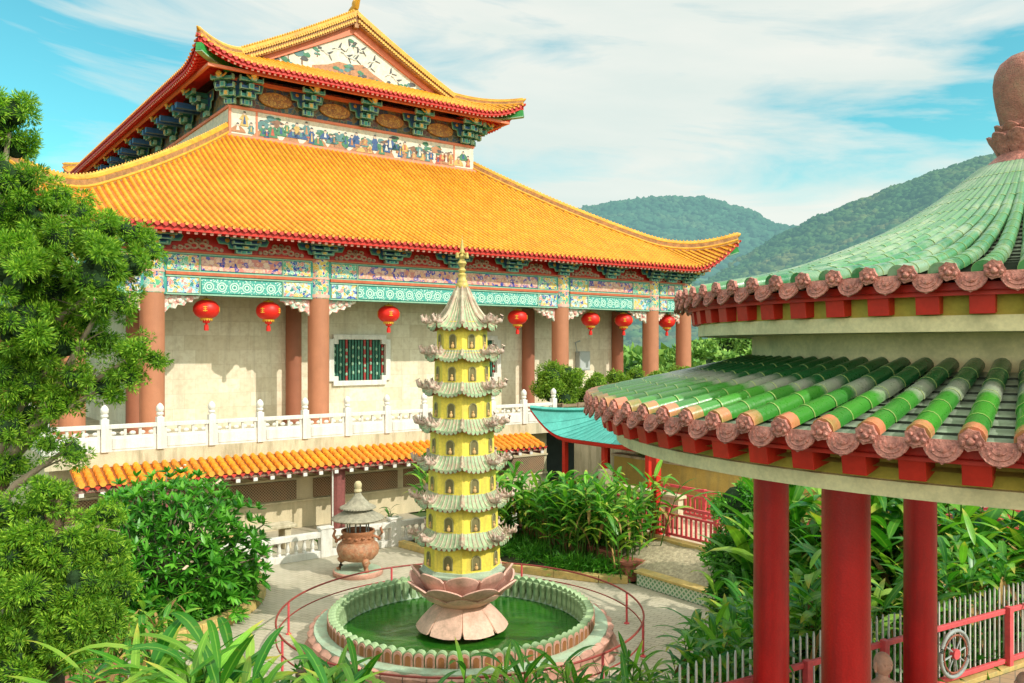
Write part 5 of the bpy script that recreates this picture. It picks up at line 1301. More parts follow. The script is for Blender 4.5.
# ---- turquoise kiosk
KC = UV(5.35, 33.4); kz = 0
kk = gthing('garden_kiosk', 'small kiosk with a turquoise swept-corner roof and red posts', 'kiosk', KC[0], KC[1])
def kpt(side, s_, t):       # side 0..3, s_ -1..1 along the eave, t 0 eave .. 1 top
    h = 3.0*(1-t)+.05*t; k = abs(s_)**6*(1-t)**1.6; z = 3.42+1.4*t**1.1+1.05*k; ext = 1+.10*k
    x, y = s_*h*ext, -h*ext
    for _ in range(side): x, y = -y, x
    return (x, y, z)
tp = MB(); un = MB(); sm = MB(); fa = MB()
for sd_ in range(4):
    tp.sheet([[kpt(sd_, -1+2*j/24, i/10) for j in range(25)] for i in range(11)])
    un.sheet([[(p[0], p[1], p[2]-.10) for p in [kpt(sd_, -1+2*j/24, i/4) for j in range(25)]] for i in range(3)])
    e = [kpt(sd_, -1+2*j/24, 0) for j in range(25)]; fa.sheet([[(p[0], p[1], p[2]-.01) for p in e], [(p[0]*.985, p[1]*.985, p[2]-.16) for p in e]])
    for j in range(1, 16):
        s_ = -1+2*j/16; pts = [(p[0], p[1], p[2]+.02) for p in [kpt(sd_, s_, i/8) for i in range(9)]]; sm.tube(pts, .014, 4)
    pts = [(p[0], p[1], p[2]+.05) for p in [kpt(sd_, -1, i/10) for i in range(11)]]; sm.tube(pts, .09, 6)
tp.build('roof_sheet', m_turq, kk, 60); sm.build('roof_seams', m_turq, kk, 60); un.build('roof_underside', m_red, kk); fa.build('fascia_board', m_red, kk)
b = MB(); b.ball((0,0,4.95), (.16,.16,.22)); b.build('roof_knob', m_turq, kk)
for (x, y) in ((-2.3,-2.3),(-2.3,.0),(-2.3,2.3),(2.3,-2.3),(2.3,2.3),(0,2.3)):
    b = MB(); b.box(-.09,.09,-.09,.09,0,3.5); b.build('kiosk_post', m_red, kk, bevel=.01, loc=(x,y,0))
b = MB(); b.box(-2.4,2.4,-2.36,-2.24,3.15,3.33); b.box(-2.4,2.4,2.24,2.36,3.15,3.33); b.box(-2.36,-2.24,-2.24,2.24,3.15,3.33); b.box(2.24,2.36,-2.24,2.24,3.15,3.33); b.build('tie_beams', m_red, kk, bevel=.01)
b = MB(); b.box(-1.6,1.6,1.3,1.6,0,1.5); b.box(-1.7,1.7,1.2,1.65,1.5,1.58); b.cm = 1
for k in range(9): b.box(-1.5+k*.35, -1.3+k*.35, 1.3,1.5,1.58,1.58+random.uniform(.2,.5))
b.build('counter', [m_wood, m_brick], kk, bevel=.01)

# ---- apartment blocks in the valley
def block(label, px, ytop, d, w, dep, floors, zb):
    X, Y, zt = P(px, ytop, d); t = root('apartment_block', label, 'building', (X, Y, zb), R(12)); h = zt-zb
    b = MB(); b.box(-w/2,w/2,-dep/2,dep/2,0,h); b.build('wall', m_block, t)
    b = MB(); b.box(-w/2-.4,w/2+.4,-dep/2-.4,dep/2+.4,h,h+.8); b.box(-w/6,w/6,-2,2,h+.8,h+3); b.build('roof', m_block, t)
    nw = max(3, int(w/2.6))
    for f in range(floors):
        z = h-3.1*(f+1)
        if z < 0: break
        for k in range(nw):
            x = -w/2+w*(k+.5)/nw; b = MB(); b.box(x-.75,x+.75,-dep/2-.06,-dep/2-.02,z+.8,z+2.2); b.build('window', m_glass, t)
        b = MB(); b.box(-w/2,w/2,-dep/2-.9,-dep/2-.02,z+.1,z+.4); b.build('balcony_slab', m_block, t)
block('pale apartment block with balconies seen between the two right temple columns', 629, 333, 720, 12, 12, 8, -18)
block('narrow pale apartment block just left of the thick right column', 641, 338, 740, 8, 10, 7, -18)
block('low pale apartment block between the last two temple columns', 668, 340, 760, 13, 10, 5, -16)
block('distant pale building above the valley trees right of the temple', 716, 353, 700, 20, 9, 4, -20)
# ================================================================ PLANTS
# ---- juniper on the left
def juniper(label, cl, trunk, limbs, seed):
    X0, Y0 = trunk[0][0], trunk[0][1]; t = root('juniper_tree', label, 'tree', (X0, Y0, trunk[0][2]))
    off = Vector((X0, Y0, trunk[0][2]))
    b = MB(); b.tube([Vector(p)-off for p in trunk], [.26*(1-.6*i/(len(trunk)-1)) for i in range(len(trunk))], 10); b.build('trunk', m_bark, t, 60)
    b = MB()
    for (s_, e) in limbs:
        m_ = (Vector(s_)+Vector(e))/2+Vector((random.uniform(-.2,.2), random.uniform(-.2,.2), random.uniform(-.1,.25))); b.tube([Vector(s_)-off, m_-off, Vector(e)-off], [.09,.06,.025], 7)
        for k in range(4):
            q = m_.lerp(Vector(e), random.random()); b.tube([q-off, q-off+Vector((random.uniform(-.4,.4), random.uniform(-.4,.2), random.uniform(-.15,.3)))], [.014,.004], 4)
    b.build('limbs', m_twig, t, 60)
    g2 = random.Random(seed); subs = []; core = MB()
    for (c, r_) in cl:
        c = Vector(c); core_r = r_*.62
        n = 20
        for k in range(n):
            d = Vector((g2.gauss(0,1), g2.gauss(0,1), g2.gauss(.15,.8))).normalized(); sc = g2.uniform(.20,.40)
            p = c+d*r_*(g2.uniform(.5,1.1) if k % 5 else g2.uniform(1.05,1.35))-off; sc = sc if k % 5 else sc*.6; subs.append((tuple(p), (r_*sc*1.1, r_*sc*1.1, r_*sc)))
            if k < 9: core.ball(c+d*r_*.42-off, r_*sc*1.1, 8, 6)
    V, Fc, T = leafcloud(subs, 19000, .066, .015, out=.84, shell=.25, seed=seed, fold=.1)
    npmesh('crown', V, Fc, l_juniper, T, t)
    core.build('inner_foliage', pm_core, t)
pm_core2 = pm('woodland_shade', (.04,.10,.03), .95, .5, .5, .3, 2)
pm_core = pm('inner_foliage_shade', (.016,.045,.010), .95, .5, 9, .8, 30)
def C(px, py, r_, d): p = P(px, py, d); return (p, r_*d/F)
up = [C(*a) for a in ((60,242,24,11.9),(35,262,24,12.3),(80,318,20,12.3),(40,305,22,12.3),(98,340,16,12.2),(70,290,20,12.4),(100,250,18,12.4),(25,365,24,12.3),(4,115,24,12),(2,150,30,12.3),(12,180,26,11.6),(28,215,24,12),(2,230,34,12.2),(55,200,20,12.4),(78,212,17,12.2),(100,235,24,12),(130,232,17,12.3),(92,270,30,11.7),(128,268,22,12.1),(148,252,13,12.3),(20,275,34,11.6),(50,292,20,12.2),(108,300,24,11.9),(20,325,34,11.8),(50,345,30,12),(140,350,15,11.9),(155,360,11,12),(122,352,14,12.2),(128,377,15,11.9),(105,388,20,12.1),(74,380,15,12),(20,380,30,12),(60,402,22,12.2),(30,418,20,12.2),(8,432,20,12),(70,452,15,12),(48,445,12,11.9),(8,465,20,12.3))]
tr = [(-8.6,12.6,-.05),(-8.2,12.5,2.5),(-7.6,12.4,4.6),(-7.1,12.3,6.6),(-7.2,12.3,9.4)]
limbs = [((-7.6,12.4,5.0), P(105,300,12.0)), ((-7.6,12.4,5.0), P(140,352,12.0)), ((-7.3,12.3,6.2), P(128,268,12.1)), ((-7.1,12.3,7.0), P(75,215,12.2)), ((-7.6,12.4,5.0), P(110,385,12.1)), ((-8,12.5,4.0), P(65,450,12.0)), ((-7.2,12.3,8), P(10,130,12.1)), ((-7.6,12.4,5.2), P(60,350,12.0))]
juniper('tall spreading juniper with feathery green tufts filling the upper left edge', up, tr, limbs, 5)
lo = [C(*a) for a in ((48,492,17,10.8),(42,515,24,10.9),(60,545,30,10.8),(92,540,20,11),(108,518,17,11.2),(112,555,20,11.1),(20,555,30,10.8),(85,585,30,10.7),(118,590,18,11),(35,600,34,10.6),(5,590,30,10.8),(75,625,28,10.6),(108,622,20,10.8),(30,645,34,10.5),(5,640,28,10.6),(5,520,24,11),(70,655,20,10.6),(60,502,14,11),(10,675,30,10.4))]
juniper('dense conical juniper with drooping green sprays at the lower left', lo, [(-6.2,11.2,-.05),(-6.1,11.1,2),(-6.0,11.0,4.0),(-5.9,10.9,5.0)], [((-6.1,11.1,2.6), P(110,560,11)), ((-6.1,11.1,3), P(20,560,11)), ((-6.1,11.0,3.6), P(105,520,11.1))], 6)

# ---- frangipani
def frang():
    c0 = Vector((-8.95, 22.0, 1.35)); base = (-9.2, 22.0, .24)
    t = root('frangipani_tree', 'broad rounded frangipani bush with glossy green leaf rosettes on the left bed', 'tree', base)
    off = Vector(base); g2 = random.Random(4); bl = []; fl = MB(); br = MB(); tipsl = []
    n = 620
    for k in range(n):
        z = 1-2*(k+.5)/n
        if z < -.55: continue
        a = k*2.399963; rr = math.sqrt(1-z*z); d = Vector((rr*math.cos(a), rr*math.sin(a), z))
        if d.y > .75: continue
        R_ = 1+.10*math.sin(3.1*a+2*z)+.07*math.cos(5*a-3*z)+g2.uniform(-.06,.05)
        p = c0+Vector((d.x*2.25*R_, d.y*2.1*R_, d.z*2.05*R_)); tipsl.append(p)
        ax = (d*.8+Vector((0,0,.6))+Vector((g2.uniform(-.3,.3),)*3)).normalized(); x = ax.cross(Vector((.3,.2,.9))).normalized(); y = ax.cross(x)
        m_ = g2.randint(8, 11)
        for j in range(m_):
            an = 2*PI*j/m_+g2.uniform(-.2,.2); dd = (x*math.cos(an)+y*math.sin(an)+ax*g2.uniform(.4,1.1)).normalized()
            bl.append((p-off, dd, g2.uniform(.23,.33), g2.uniform(.075,.10), g2.uniform(-.1,.3)))
        if k % 37 == 5 and d.y < .2:
            for q in range(5): fl.ball(p-off+ax*.16+Vector((g2.uniform(-.08,.08),)*3), (.045,.045,.025), 6, 4)
        if k % 9 == 0: br.tube([Vector((0,0,.3)), (p-off)*.45+Vector((0,0,.2)), p-off], [.07,.045,.02], 6)
    V, Fc, T = blades(bl, 4, 9, .12)
    npmesh('leaves', V, Fc, l_frang, T, t, True)
    # inner foliage, looser
    V, Fc, T = leafcloud([(tuple(c0-off), (2.0,1.9,1.8))], 900, .3, .1, shell=.3, seed=8); npmesh('inner_leaves', V, Fc, l_dark, T, t)
    br.tube([(0,0,0),(0.05,0,.5)], [.16,.12], 10); br.build('branches', m_twig, t, 60)
    fl.build('blossoms', pm('cream_pink_blossom', (.82,.55,.42), .5, .2, 20, 0), t)
frang()

# ---- leafy clumps : prototypes
def stalks(seed, n, H, L, w, spread, mat, lean=.35, per=9, name='ginger_plant', label=None, cat='plant', group=None, rosette=False, dead=0):
    g2 = random.Random(seed); bl = []; st = MB(); dl = []
    t = root(name, label, cat, (0,0,-50), 0, group)
    for k in range(n):
        a = g2.uniform(0, 2*PI); b0 = Vector((g2.uniform(-spread,spread), g2.uniform(-spread,spread), 0)); h = H*g2.uniform(.65,1.05)
        top = b0+Vector((math.cos(a)*lean*h*g2.uniform(.2,1), math.sin(a)*lean*h*g2.uniform(.2,1), h))
        mid = b0.lerp(top, .55)+Vector((0,0,h*.06))
        if rosette:
            for j in range(per):
                an = 2*PI*j/per+g2.uniform(-.4,.4); el = g2.uniform(.5,1.5); dd = Vector((math.cos(an), math.sin(an), el))
                bl.append((b0+Vector((0,0,.05)), dd, L*g2.uniform(.65,1.1), w*g2.uniform(.8,1.2), g2.uniform(.5,1.3)))
            continue
        st.tube([b0, mid, top], [.018,.014,.006], 5)
        side = g2.uniform(0, PI)
        for j in range(per):
            f = .30+.70*(j+1)/per; p = b0.lerp(mid, f/.55) if f < .55 else mid.lerp(top, (f-.55)/.45)
            an = side+(j % 2)*PI+g2.uniform(-.45,.45); dd = Vector((math.cos(an), math.sin(an), g2.uniform(.6,1.7)))
            (dl if g2.random() < dead else bl).append((p, dd, L*g2.uniform(.6,1.1), w*g2.uniform(.75,1.2), g2.uniform(.3,1.25)))
    V, Fc, T = blades(bl, 6, seed, .18); npmesh('leaves', V, Fc, mat, T, t, True)
    if dl:
        dl = [(p, (d[0], d[1], -.6), l, ww*.7, 1.5) for p, d, l, ww, dr in dl]; V, Fc, T = blades(dl, 5, seed, .5); npmesh('withered_leaves', V, Fc, m_dead, T, t, True)
    if not rosette: st.build('stems', l_shrub, t)
    return t
used = set()
def place(proto, X, Y, z, s_=1.0, label=None, rz=None, group=None):
    o = proto if proto.name not in used else copy_tree(proto); used.add(proto.name)
    o.location = (X, Y, z); o.rotation_euler = (0, 0, random.uniform(0, 6.28) if rz is None else rz); o.scale = (s_, s_, s_*random.uniform(.92,1.08))
    if label: o['label'] = label
    if group: o['group'] = group
    return o
GA = [stalks(20+i, 10, 1.9, .68, .115, .45, [l_ginger, l_ginger2][i % 2], name='ginger_plant', label='leafy ginger clump in the bed behind the pagoda', group='ginger clumps in the bed behind the pagoda', dead=.05) for i in range(4)]
g3 = random.Random(12)
# bed behind the pagoda
for k in range(32):
    u = g3.uniform(15.6, 19.3); v = g3.uniform(18.2, 25.6)
    if u < 17.6-(v-17.9)*.42+.2: u += 1.6
    X, Y, _ = W(u, v); place(GA[k % 4], X, Y, .15, g3.uniform(.95,1.42))
GB = [stalks(40+i, 10, 2.1, .95, .145, .55, [l_ginger2, l_ginger][i % 2], name='ginger_plant', label='ginger clump on the bank between court and pavilion', group='ginger clumps on the bank by the pavilion', dead=.10) for i in range(4)]
# bank on the right (beyond the picket fence)
cnt = 0
for k in range(300):
    t_ = g3.uniform(-1.2, 9.5); s_ = g3.uniform(.7, 6.2); X = L0[0]+LD[0]*t_+LN[0]*s_; Y = L0[1]+LD[1]*t_+LN[1]*s_
    u, v = UV(X, Y)
    if u > 19.2 or (u > 16.8 and v > 12.5): continue
    if t_ < 1.6 and s_ > 3.9: continue
    px = CX+F*X/Y
    if px < 690 and s_ > 1.6: continue
    if px < 760 and s_ > 3.2: continue
    place(GB[cnt % 4], X, Y, max(0, bankz(X, Y)), g3.uniform(.62,.95)); cnt += 1
    if cnt >= 62: break
# big plants in front of the walkway (right of the rough wall)
for (px, py, d, h) in ((800,540,20,1.25),(870,520,19,1.3),(900,500,18.5,1.3),(950,520,17.5,1.15),(985,545,16.5,1.0),(1010,575,15.5,.85),(960,560,15.8,.9),(760,600,17.5,1.0),(820,590,18,1.0),(890,580,16.5,1.0),(1040,560,15.5,.9),(930,540,18,1.1),(800,500,18,1.55),(860,500,17.5,1.6),(885,495,17,1.5),(910,500,17.2,1.6),(945,500,16.5,1.5),(965,505,16.8,1.5),(822,500,19,1.6)):
    X, Y, _ = P(px, py, d); place(GB[(px//7) % 4], X, Y, max(0, bankz(X, Y)), h*1.12)
# foreground
GC = [stalks(60+i, 8, 1.5, .62, .078, .30, [l_ginger2, l_ginger][i % 2], per=8, lean=.22, name='broadleaf_plant', label='broad-leaved plant at the near edge of the court', group='broad-leaved plants along the bottom foreground') for i in range(3)]
for (px, ytop, d) in ((95,640,9.4),(125,632,9.0),(150,628,8.7),(175,634,9.2),(200,640,8.8),(225,648,9.2),(250,652,9.5),(275,655,9),(140,660,7.8),(190,665,7.8),(240,668,8),(70,655,9),
                      (310,664,9.4),(335,668,9),(365,672,8.8),(395,668,9.3),(455,670,8.8),(505,655,9.4),(540,652,9.6),(565,650,9.4),(590,652,9.8),(615,655,10),(640,650,10.2),(665,660,10),(640,672,9),(690,668,10.4),(300,676,8.2)):
    X, Y, zt = P(px, ytop+(24 if 295 < px < 700 else 30), d); zg = bankz(X, Y); s_ = min(1.6, max(.6, (zt-zg)/1.45)); place(GC[(px//3) % 3], X, Y, zg, s_)
# spray of broad leaves on the bank below the pavilion
for (px, ytop, d) in ((700,622,13.0),(725,606,12.6),(700,645,12.2),(680,655,11.8),(645,672,11.4),(730,640,12),(705,655,11.4),(670,668,11),(742,625,12.8),(610,668,10.8)):
    X, Y, zt = P(px, ytop, d); zg = max(0, bankz(X, Y)); place(GC[px % 3], X, Y, zg, max(.5, min(1.3, (zt-zg)/2.1)), 'spreading dark-leaved plant on the bank in front of the pavilion columns', group='spreading plants on the bank below the pavilion')
# withered heliconia under the frangipani
GD = [stalks(80+i, 6, 1.3, .6, .11, .4, l_ginger2, name='ginger_plant', label='yellowing ginger clump between juniper and frangipani', group='yellowing ginger clumps below the frangipani', dead=.3) for i in range(2)]
for (px, py, d, s_) in ((120,640,15.5,1.0),(140,650,15,.9),(105,650,14.5,1.1),(160,630,17,.9),(130,620,16.5,1.2),(95,600,17,1.3),(150,600,18.2,1.1)):
    X, Y, _ = P(px, py, d); place(GD[px % 2], X, Y, max(0, bankz(X, Y)), s_)
# low ground cover
def cover(name, label, cat, pts, per, L, w, mat, seed, h=.22, kind=None):
    V, Fc, T = leafcloud([(p, (r_, r_, h)) for p, r_ in pts], per, L, w, out=.5, shell=.1, seed=seed)
    o = npmesh(name, V, Fc, mat, T); tag(o, label, cat, None, kind); return o
pts = []
for k in range(60):
    u = g3.uniform(15.2, 19.2); v = g3.uniform(18.3, 25.8)
    if u < 17.6-(v-17.9)*.42+.25: continue
    X, Y, _ = W(u, v, 0); pts.append(((X, Y, .3), .5))
for k in range(9): X, Y, _ = W(16.5+.17*k, 19.9-.22*k, 0); pts.append(((X, Y, .32), .38))
cover('ground_cover', 'strappy green ground cover in the bed behind the pagoda', 'ground cover', pts, 1500, .28, .035, l_frang, 31, .25, 'stuff')
pts = [((-11.5+g3.uniform(0,4.3)*math.cos(a_), 22.6+g3.uniform(3.0,4.3)*math.sin(a_), .42), .5) for a_ in [R(-90+180*k/50) for k in range(51)]]
pts += [((-11.5+4.1*math.cos(R(a_)), 22.6+4.1*math.sin(R(a_)), .45), .42) for a_ in range(-70, 40, 6)]
cover('ground_cover', 'low dark ground cover along the frangipani kerb', 'ground cover', pts, 1300, .24, .05, l_frang, 32, .32, 'stuff')
pts = []
for k in range(230):
    t_ = g3.uniform(-12, 11); s_ = g3.uniform(.5, 4.4); X = L0[0]+LD[0]*t_+LN[0]*s_; Y = L0[1]+LD[1]*t_+LN[1]*s_; pts.append(((X, Y, bankz(X, Y)+.12), .6))
cover('ground_cover', 'dense green undergrowth covering the planted bank', 'ground cover', pts, 900, .26, .07, l_dark, 33, .35, 'stuff')
pts = [(W(24.9+g3.uniform(-.6,.6), g3.uniform(1,24.5), 2.75), .6) for k in range(60)]
cover('ground_cover', 'grassy planting on top of the ochre wall', 'ground cover', pts, 700, .3, .05, l_shrub, 34, .3, 'stuff')

# ---- round bushes
def bush(name, label, cat, base, clumps, mat, L, w, per, seed, trunk_h=.4, group=None, core=True):
    t = root(name, label, cat, base, 0, group); b = MB(); b.tube([(0,0,0),(0.03,0,trunk_h)], [.05,.04], 7)
    for c, r_ in clumps: b.tube([(0.03,0,trunk_h), c], [.035,.012], 5)
    b.build('trunk', m_bark, t)
    subs = []; g2 = random.Random(seed)
    for c, r_ in clumps:
        for k in range(10):
            d = Vector((g2.gauss(0,1), g2.gauss(0,1), g2.gauss(.1,1))).normalized(); subs.append((tuple(Vector(c)+d*r_*.6), (r_*g2.uniform(.35,.55),)*3))
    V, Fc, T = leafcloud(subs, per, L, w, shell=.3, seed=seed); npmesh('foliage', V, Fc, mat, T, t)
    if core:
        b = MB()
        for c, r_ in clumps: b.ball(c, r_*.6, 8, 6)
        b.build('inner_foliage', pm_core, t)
    return t
for k in range(11):
    u = 25.6+k*1.12; v = 31.2+.3*math.sin(k*2.1); big = 1.18 if k < 2 else .92+.12*math.sin(k*1.7)
    cl = [((g3.uniform(-.45,.45), g3.uniform(-.3,.3), 1.05*big+.38*j), .62*big*g3.uniform(.8,1.1)) for j in range(3)]+[((g3.uniform(-.65,.65), g3.uniform(-.3,.3), .95), .6)]
    lb = {0:'first rounded yellow-green shrub at the end of the white balustrade', 1:'second rounded yellow-green shrub from the balustrade end'}.get(k, 'yellow-green shrub in the row on the terrace below the right columns')
    bush('terrace_shrub', lb, 'shrub', W(u, v, 3.5), cl, l_shrub, .11, .06, 2600, 100+k, .6, None if k < 2 else 'row of shrubs on the right terrace')
t = gthing('wooden_planter', 'slatted grey wooden planter box beside the end of the balustrade', 'planter', 26.3, 30.4, 3.5)
b = MB()
for z in (.05,.25,.45,.65): b.box(-1.0,1.0,-.3,-.25,z,z+.13); b.box(-1.0,1.0,.25,.3,z,z+.13); b.box(-1,-.95,-.3,.3,z,z+.13); b.box(.95,1,-.3,.3,z,z+.13)
b.build('slats', m_wood, t, bevel=.008); b = MB()
for x in (-.98, 0, .92): b.box(x, x+.06, -.36,-.3, 0,.85)
b.build('corner_posts', m_wood, t)
# dark shrub right of the rough wall, agaves by the kiosk, small plants
for (px, py, d, r_, lb, m_) in ((752,560,19.6,1.05,'large dark clipped shrub at the foot of the walkway embankment', l_dark), (772,590,18.2,.9,'smaller dark shrub in front of the walkway embankment', l_dark), (738,500,23,.8,'bright green shrub on the walkway edge above the dark shrub', l_frang)):
    X, Y, z = P(px, py, d); zg = 0
    bush('round_shrub', lb, 'shrub', (X, Y, zg), [((0,0,z+ -.1), r_), ((.4,-.2,z*.6), r_*.8), ((-.3,.1,z*.5), r_*.8)], m_, .13, .06, 2200, int(px), max(.2, z*.4))
ag = stalks(95, 1, .1, .95, .09, .02, l_shrub, per=26, rosette=True, name='agave_plant', label='spiky agave beside the kiosk posts', cat='plant')
X, Y, _ = W(21.6, 21.6); place(ag, X, Y, 1.3, 1.2)
g4 = stalks(96, 3, .7, .35, .07, .15, l_frang, name='potted_plant', label='small leafy plant behind the low balustrade left of the incense burner', cat='plant'); X, Y, _ = P(325, 545, 28.6); place(g4, X, Y, .0, 1.25)
g5 = stalks(97, 2, .7, .35, .06, .15, l_dark, name='potted_plant', label='dark spiky plant behind the low balustrade right of the incense burner', cat='plant'); X, Y, _ = P(392, 535, 29.8); place(g5, X, Y, .3, 1.4)
# stump with sprouts at the railing
X, Y, _ = P(305, 683, 15.2)
t = root('tree_stump', 'cut brown stump with fresh sprouts outside the left of the railing', 'stump', (X, Y, 0)); b = MB(); b.tube([(0,0,-.05),(.02,0,.5),(-.04,0,1.15)], [.22,.17,.14], 9); b.tube([(.02,0,.6),(.22,0,.95)], [.07,.06], 7); b.build('trunk', m_bark, t, 60)
V, Fc, T = leafcloud([((.1,-.1,.9), (.45,.4,.4)), ((-.4,-.2,.6), (.4,.4,.4)), ((.45,-.1,.5), (.4,.4,.35))], 900, .16, .07, seed=77); npmesh('sprouts', V, Fc, l_frang, T, t)

# ---- trees on the right beyond the temple terrace
k = 0
for (px, ytop, d, r_) in ((590,372,62,2.6),(655,372,64,3),(690,358,66,3.2),(712,348,70,3.6),(735,344,72,3.6),(760,350,70,3.6),(640,368,80,3.5),(672,365,84,3.6),(700,340,95,4),(728,332,100,4.4),(755,330,98,4.4),(790,345,90,4),(615,370,90,3.8)):
    X, Y, zt = P(px, ytop, d); zb = Hg(X, Y); h = zt-zb
    cl = [((g3.uniform(-.6,.6)*r_, g3.uniform(-.6,.6)*r_, h-r_*g3.uniform(.7,2.0)), r_*g3.uniform(.5,.75)) for j in range(6)]+[((0,0,h-r_*.6), r_*.6)]
    bush('broadleaf_tree', 'bright broadleaf tree beyond the temple terrace, right of the columns', 'tree', (X, Y, zb), cl, l_far, .42, .26, 330, 200+k, h-r_*2, 'broadleaf trees beyond the terrace'); k += 1
# ---- hills
HB = [(-600,300),(300,345),(560,340),(640,305),(700,278),(740,260),(792,232),(820,218),(860,203),(900,187),(940,172),(985,158),(1040,146),(1300,150),(1700,200)]
HA = [(-900,330),(-300,300),(0,275),(300,240),(520,226),(590,209),(620,203),(660,199),(700,199),(740,209),(780,227),(830,238),(1000,245),(1400,260)]
def itp(tb, x):
    for i in range(len(tb)-1):
        if tb[i][0] <= x <= tb[i+1][0]: t = (x-tb[i][0])/(tb[i+1][0]-tb[i][0]); t = t*t*(3-2*t)*.5+t*.5; return tb[i][1]+(tb[i+1][1]-tb[i][1])*t
    return tb[0][1] if x < tb[0][0] else tb[-1][1]
from mathutils import noise as mn
def hz(tb, px, Y, d0, d1, amp, sd):
    zr = CAMZ+(HY-itp(tb, px))/F*d1; t = (Y-d0)/(d1-d0)
    if t > 1: return zr-(t-1)*zr*.8
    t = max(0, t); base = -22; X = (px-CX)/F*Y
    n = mn.fractal(Vector((X/180, Y/180, sd)), 1.0, 2.0, 4)
    return base+(zr-base)*(t**1.25)+n*amp*math.sin(PI*min(1, t))**.8*1.0
def hillm(name, c1, c2, c3, sc, haze=0):
    s = NT(name); n = s.noise(s.obj(), sc, 5, .6); t = s.sep(s.attr())
    c = s.ramp(n.outputs[0], [(.38, c1), (.52, c2), (.66, c3)]); c = s.mix(s.m('MULTIPLY', t[1], .55), c, dk(c1, .55))
    n2 = s.noise(s.obj(), .12, 3); c = s.mix(s.ramp(n2.outputs[0], [(.35,.5),(.6,0)]), c, dk(c1, .6))
    s.fin(c, .95, .05)
    if haze:            # aerial perspective painted in: the slopes themselves glow to imitate airlight
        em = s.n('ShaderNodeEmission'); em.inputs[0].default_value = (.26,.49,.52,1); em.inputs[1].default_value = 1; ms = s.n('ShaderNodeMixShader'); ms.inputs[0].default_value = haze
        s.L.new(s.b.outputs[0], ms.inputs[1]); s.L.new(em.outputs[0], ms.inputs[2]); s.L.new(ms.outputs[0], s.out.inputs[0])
    return s.mat
ico = bmesh.new(); bmesh.ops.create_icosphere(ico, subdivisions=2, radius=1); IV = np.array([v.co[:] for v in ico.verts]); IF = np.array([[v.index for v in f.verts] for f in ico.faces]); ico.free()
def hill(name, tb, d0, d1, amp, sd, mat, nb_, rr, pxr, label):
    K = 60; cols = list(range(pxr[0], pxr[1]+1, 12)); rows = []
    for i in range(K+8):
        Y = d0+(d1-d0)*i/K; rows.append([((px-CX)/F*Y, Y, hz(tb, px, Y, d0, d1, amp, sd)) for px in cols])
    b = MB(); b.sheet(rows); o = b.build(name, mat, None, 80); tag(o, kind='structure')
    g = np.random.default_rng(int(sd*10)); Vs = []; Fs = []; Ts = []
    for k in range(nb_):
        f = g.random()**.6; Y = d0+(d1-d0)*(f*1.0 if k % 4 else 1.0-.02*g.random()); px = g.uniform(pxr[0]+10, pxr[1]-10)
        if k % 3: px = g.uniform(max(pxr[0]+10, 540), min(pxr[1]-10, 1060))
        z = hz(tb, px, Y, d0, d1, amp, sd); r_ = rr*g.uniform(.6,1.3)*(.6+.4*Y/d1)
        if k % 4 == 0: r_ *= .75
        V = IV*(1+.25*g.normal(size=(len(IV), 1)))*np.array([r_, r_, r_*.8])+np.array([(px-CX)/F*Y, Y, z+r_*.15])
        Vs.append(V); Fs.append(IF+k*len(IV)); c = g.random(); Ts.append(np.tile([0, c, 0], (len(IV), 1)))
    o = npmesh('hill_forest', np.concatenate(Vs), np.concatenate(Fs), mat, np.concatenate(Ts)); tag(o, label, 'forest', None, 'stuff')
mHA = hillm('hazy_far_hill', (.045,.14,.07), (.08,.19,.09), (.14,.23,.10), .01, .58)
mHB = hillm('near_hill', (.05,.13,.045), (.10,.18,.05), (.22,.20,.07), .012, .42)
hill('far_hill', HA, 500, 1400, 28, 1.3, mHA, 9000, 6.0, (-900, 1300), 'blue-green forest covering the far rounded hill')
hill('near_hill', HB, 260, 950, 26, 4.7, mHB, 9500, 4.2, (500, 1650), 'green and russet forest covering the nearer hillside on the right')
# valley woodland
cl = []
for k in range(1150):
    Y = 110+300*g3.random(); px = g3.uniform(560, 1250); X = (px-CX)/F*Y; r_ = g3.uniform(2.5, 5); zt = CAMZ-(14+26*g3.random()-8*(Y/400))/F*Y
    cl.append(((X, Y, max(Hg(X, Y)+2, zt)-r_*.5), r_))
V, Fc, T = leafcloud(cl, 26, 1.5, 1.0, shell=.55, seed=55)
o = npmesh('valley_woodland', V, Fc, l_far, T); tag(o, 'green woodland filling the valley between terrace and hills', 'woodland', None, 'stuff')
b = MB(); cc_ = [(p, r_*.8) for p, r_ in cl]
for p, r_ in cc_: b.ball(p, r_, 7, 5)  # solid cores inside the leaf clumps, crown shade put into their colour
o = b.build('valley_crown_cores', pm_core2); tag(o, 'dark shaded cores inside the crowns of the valley woodland', 'woodland', None, 'stuff')
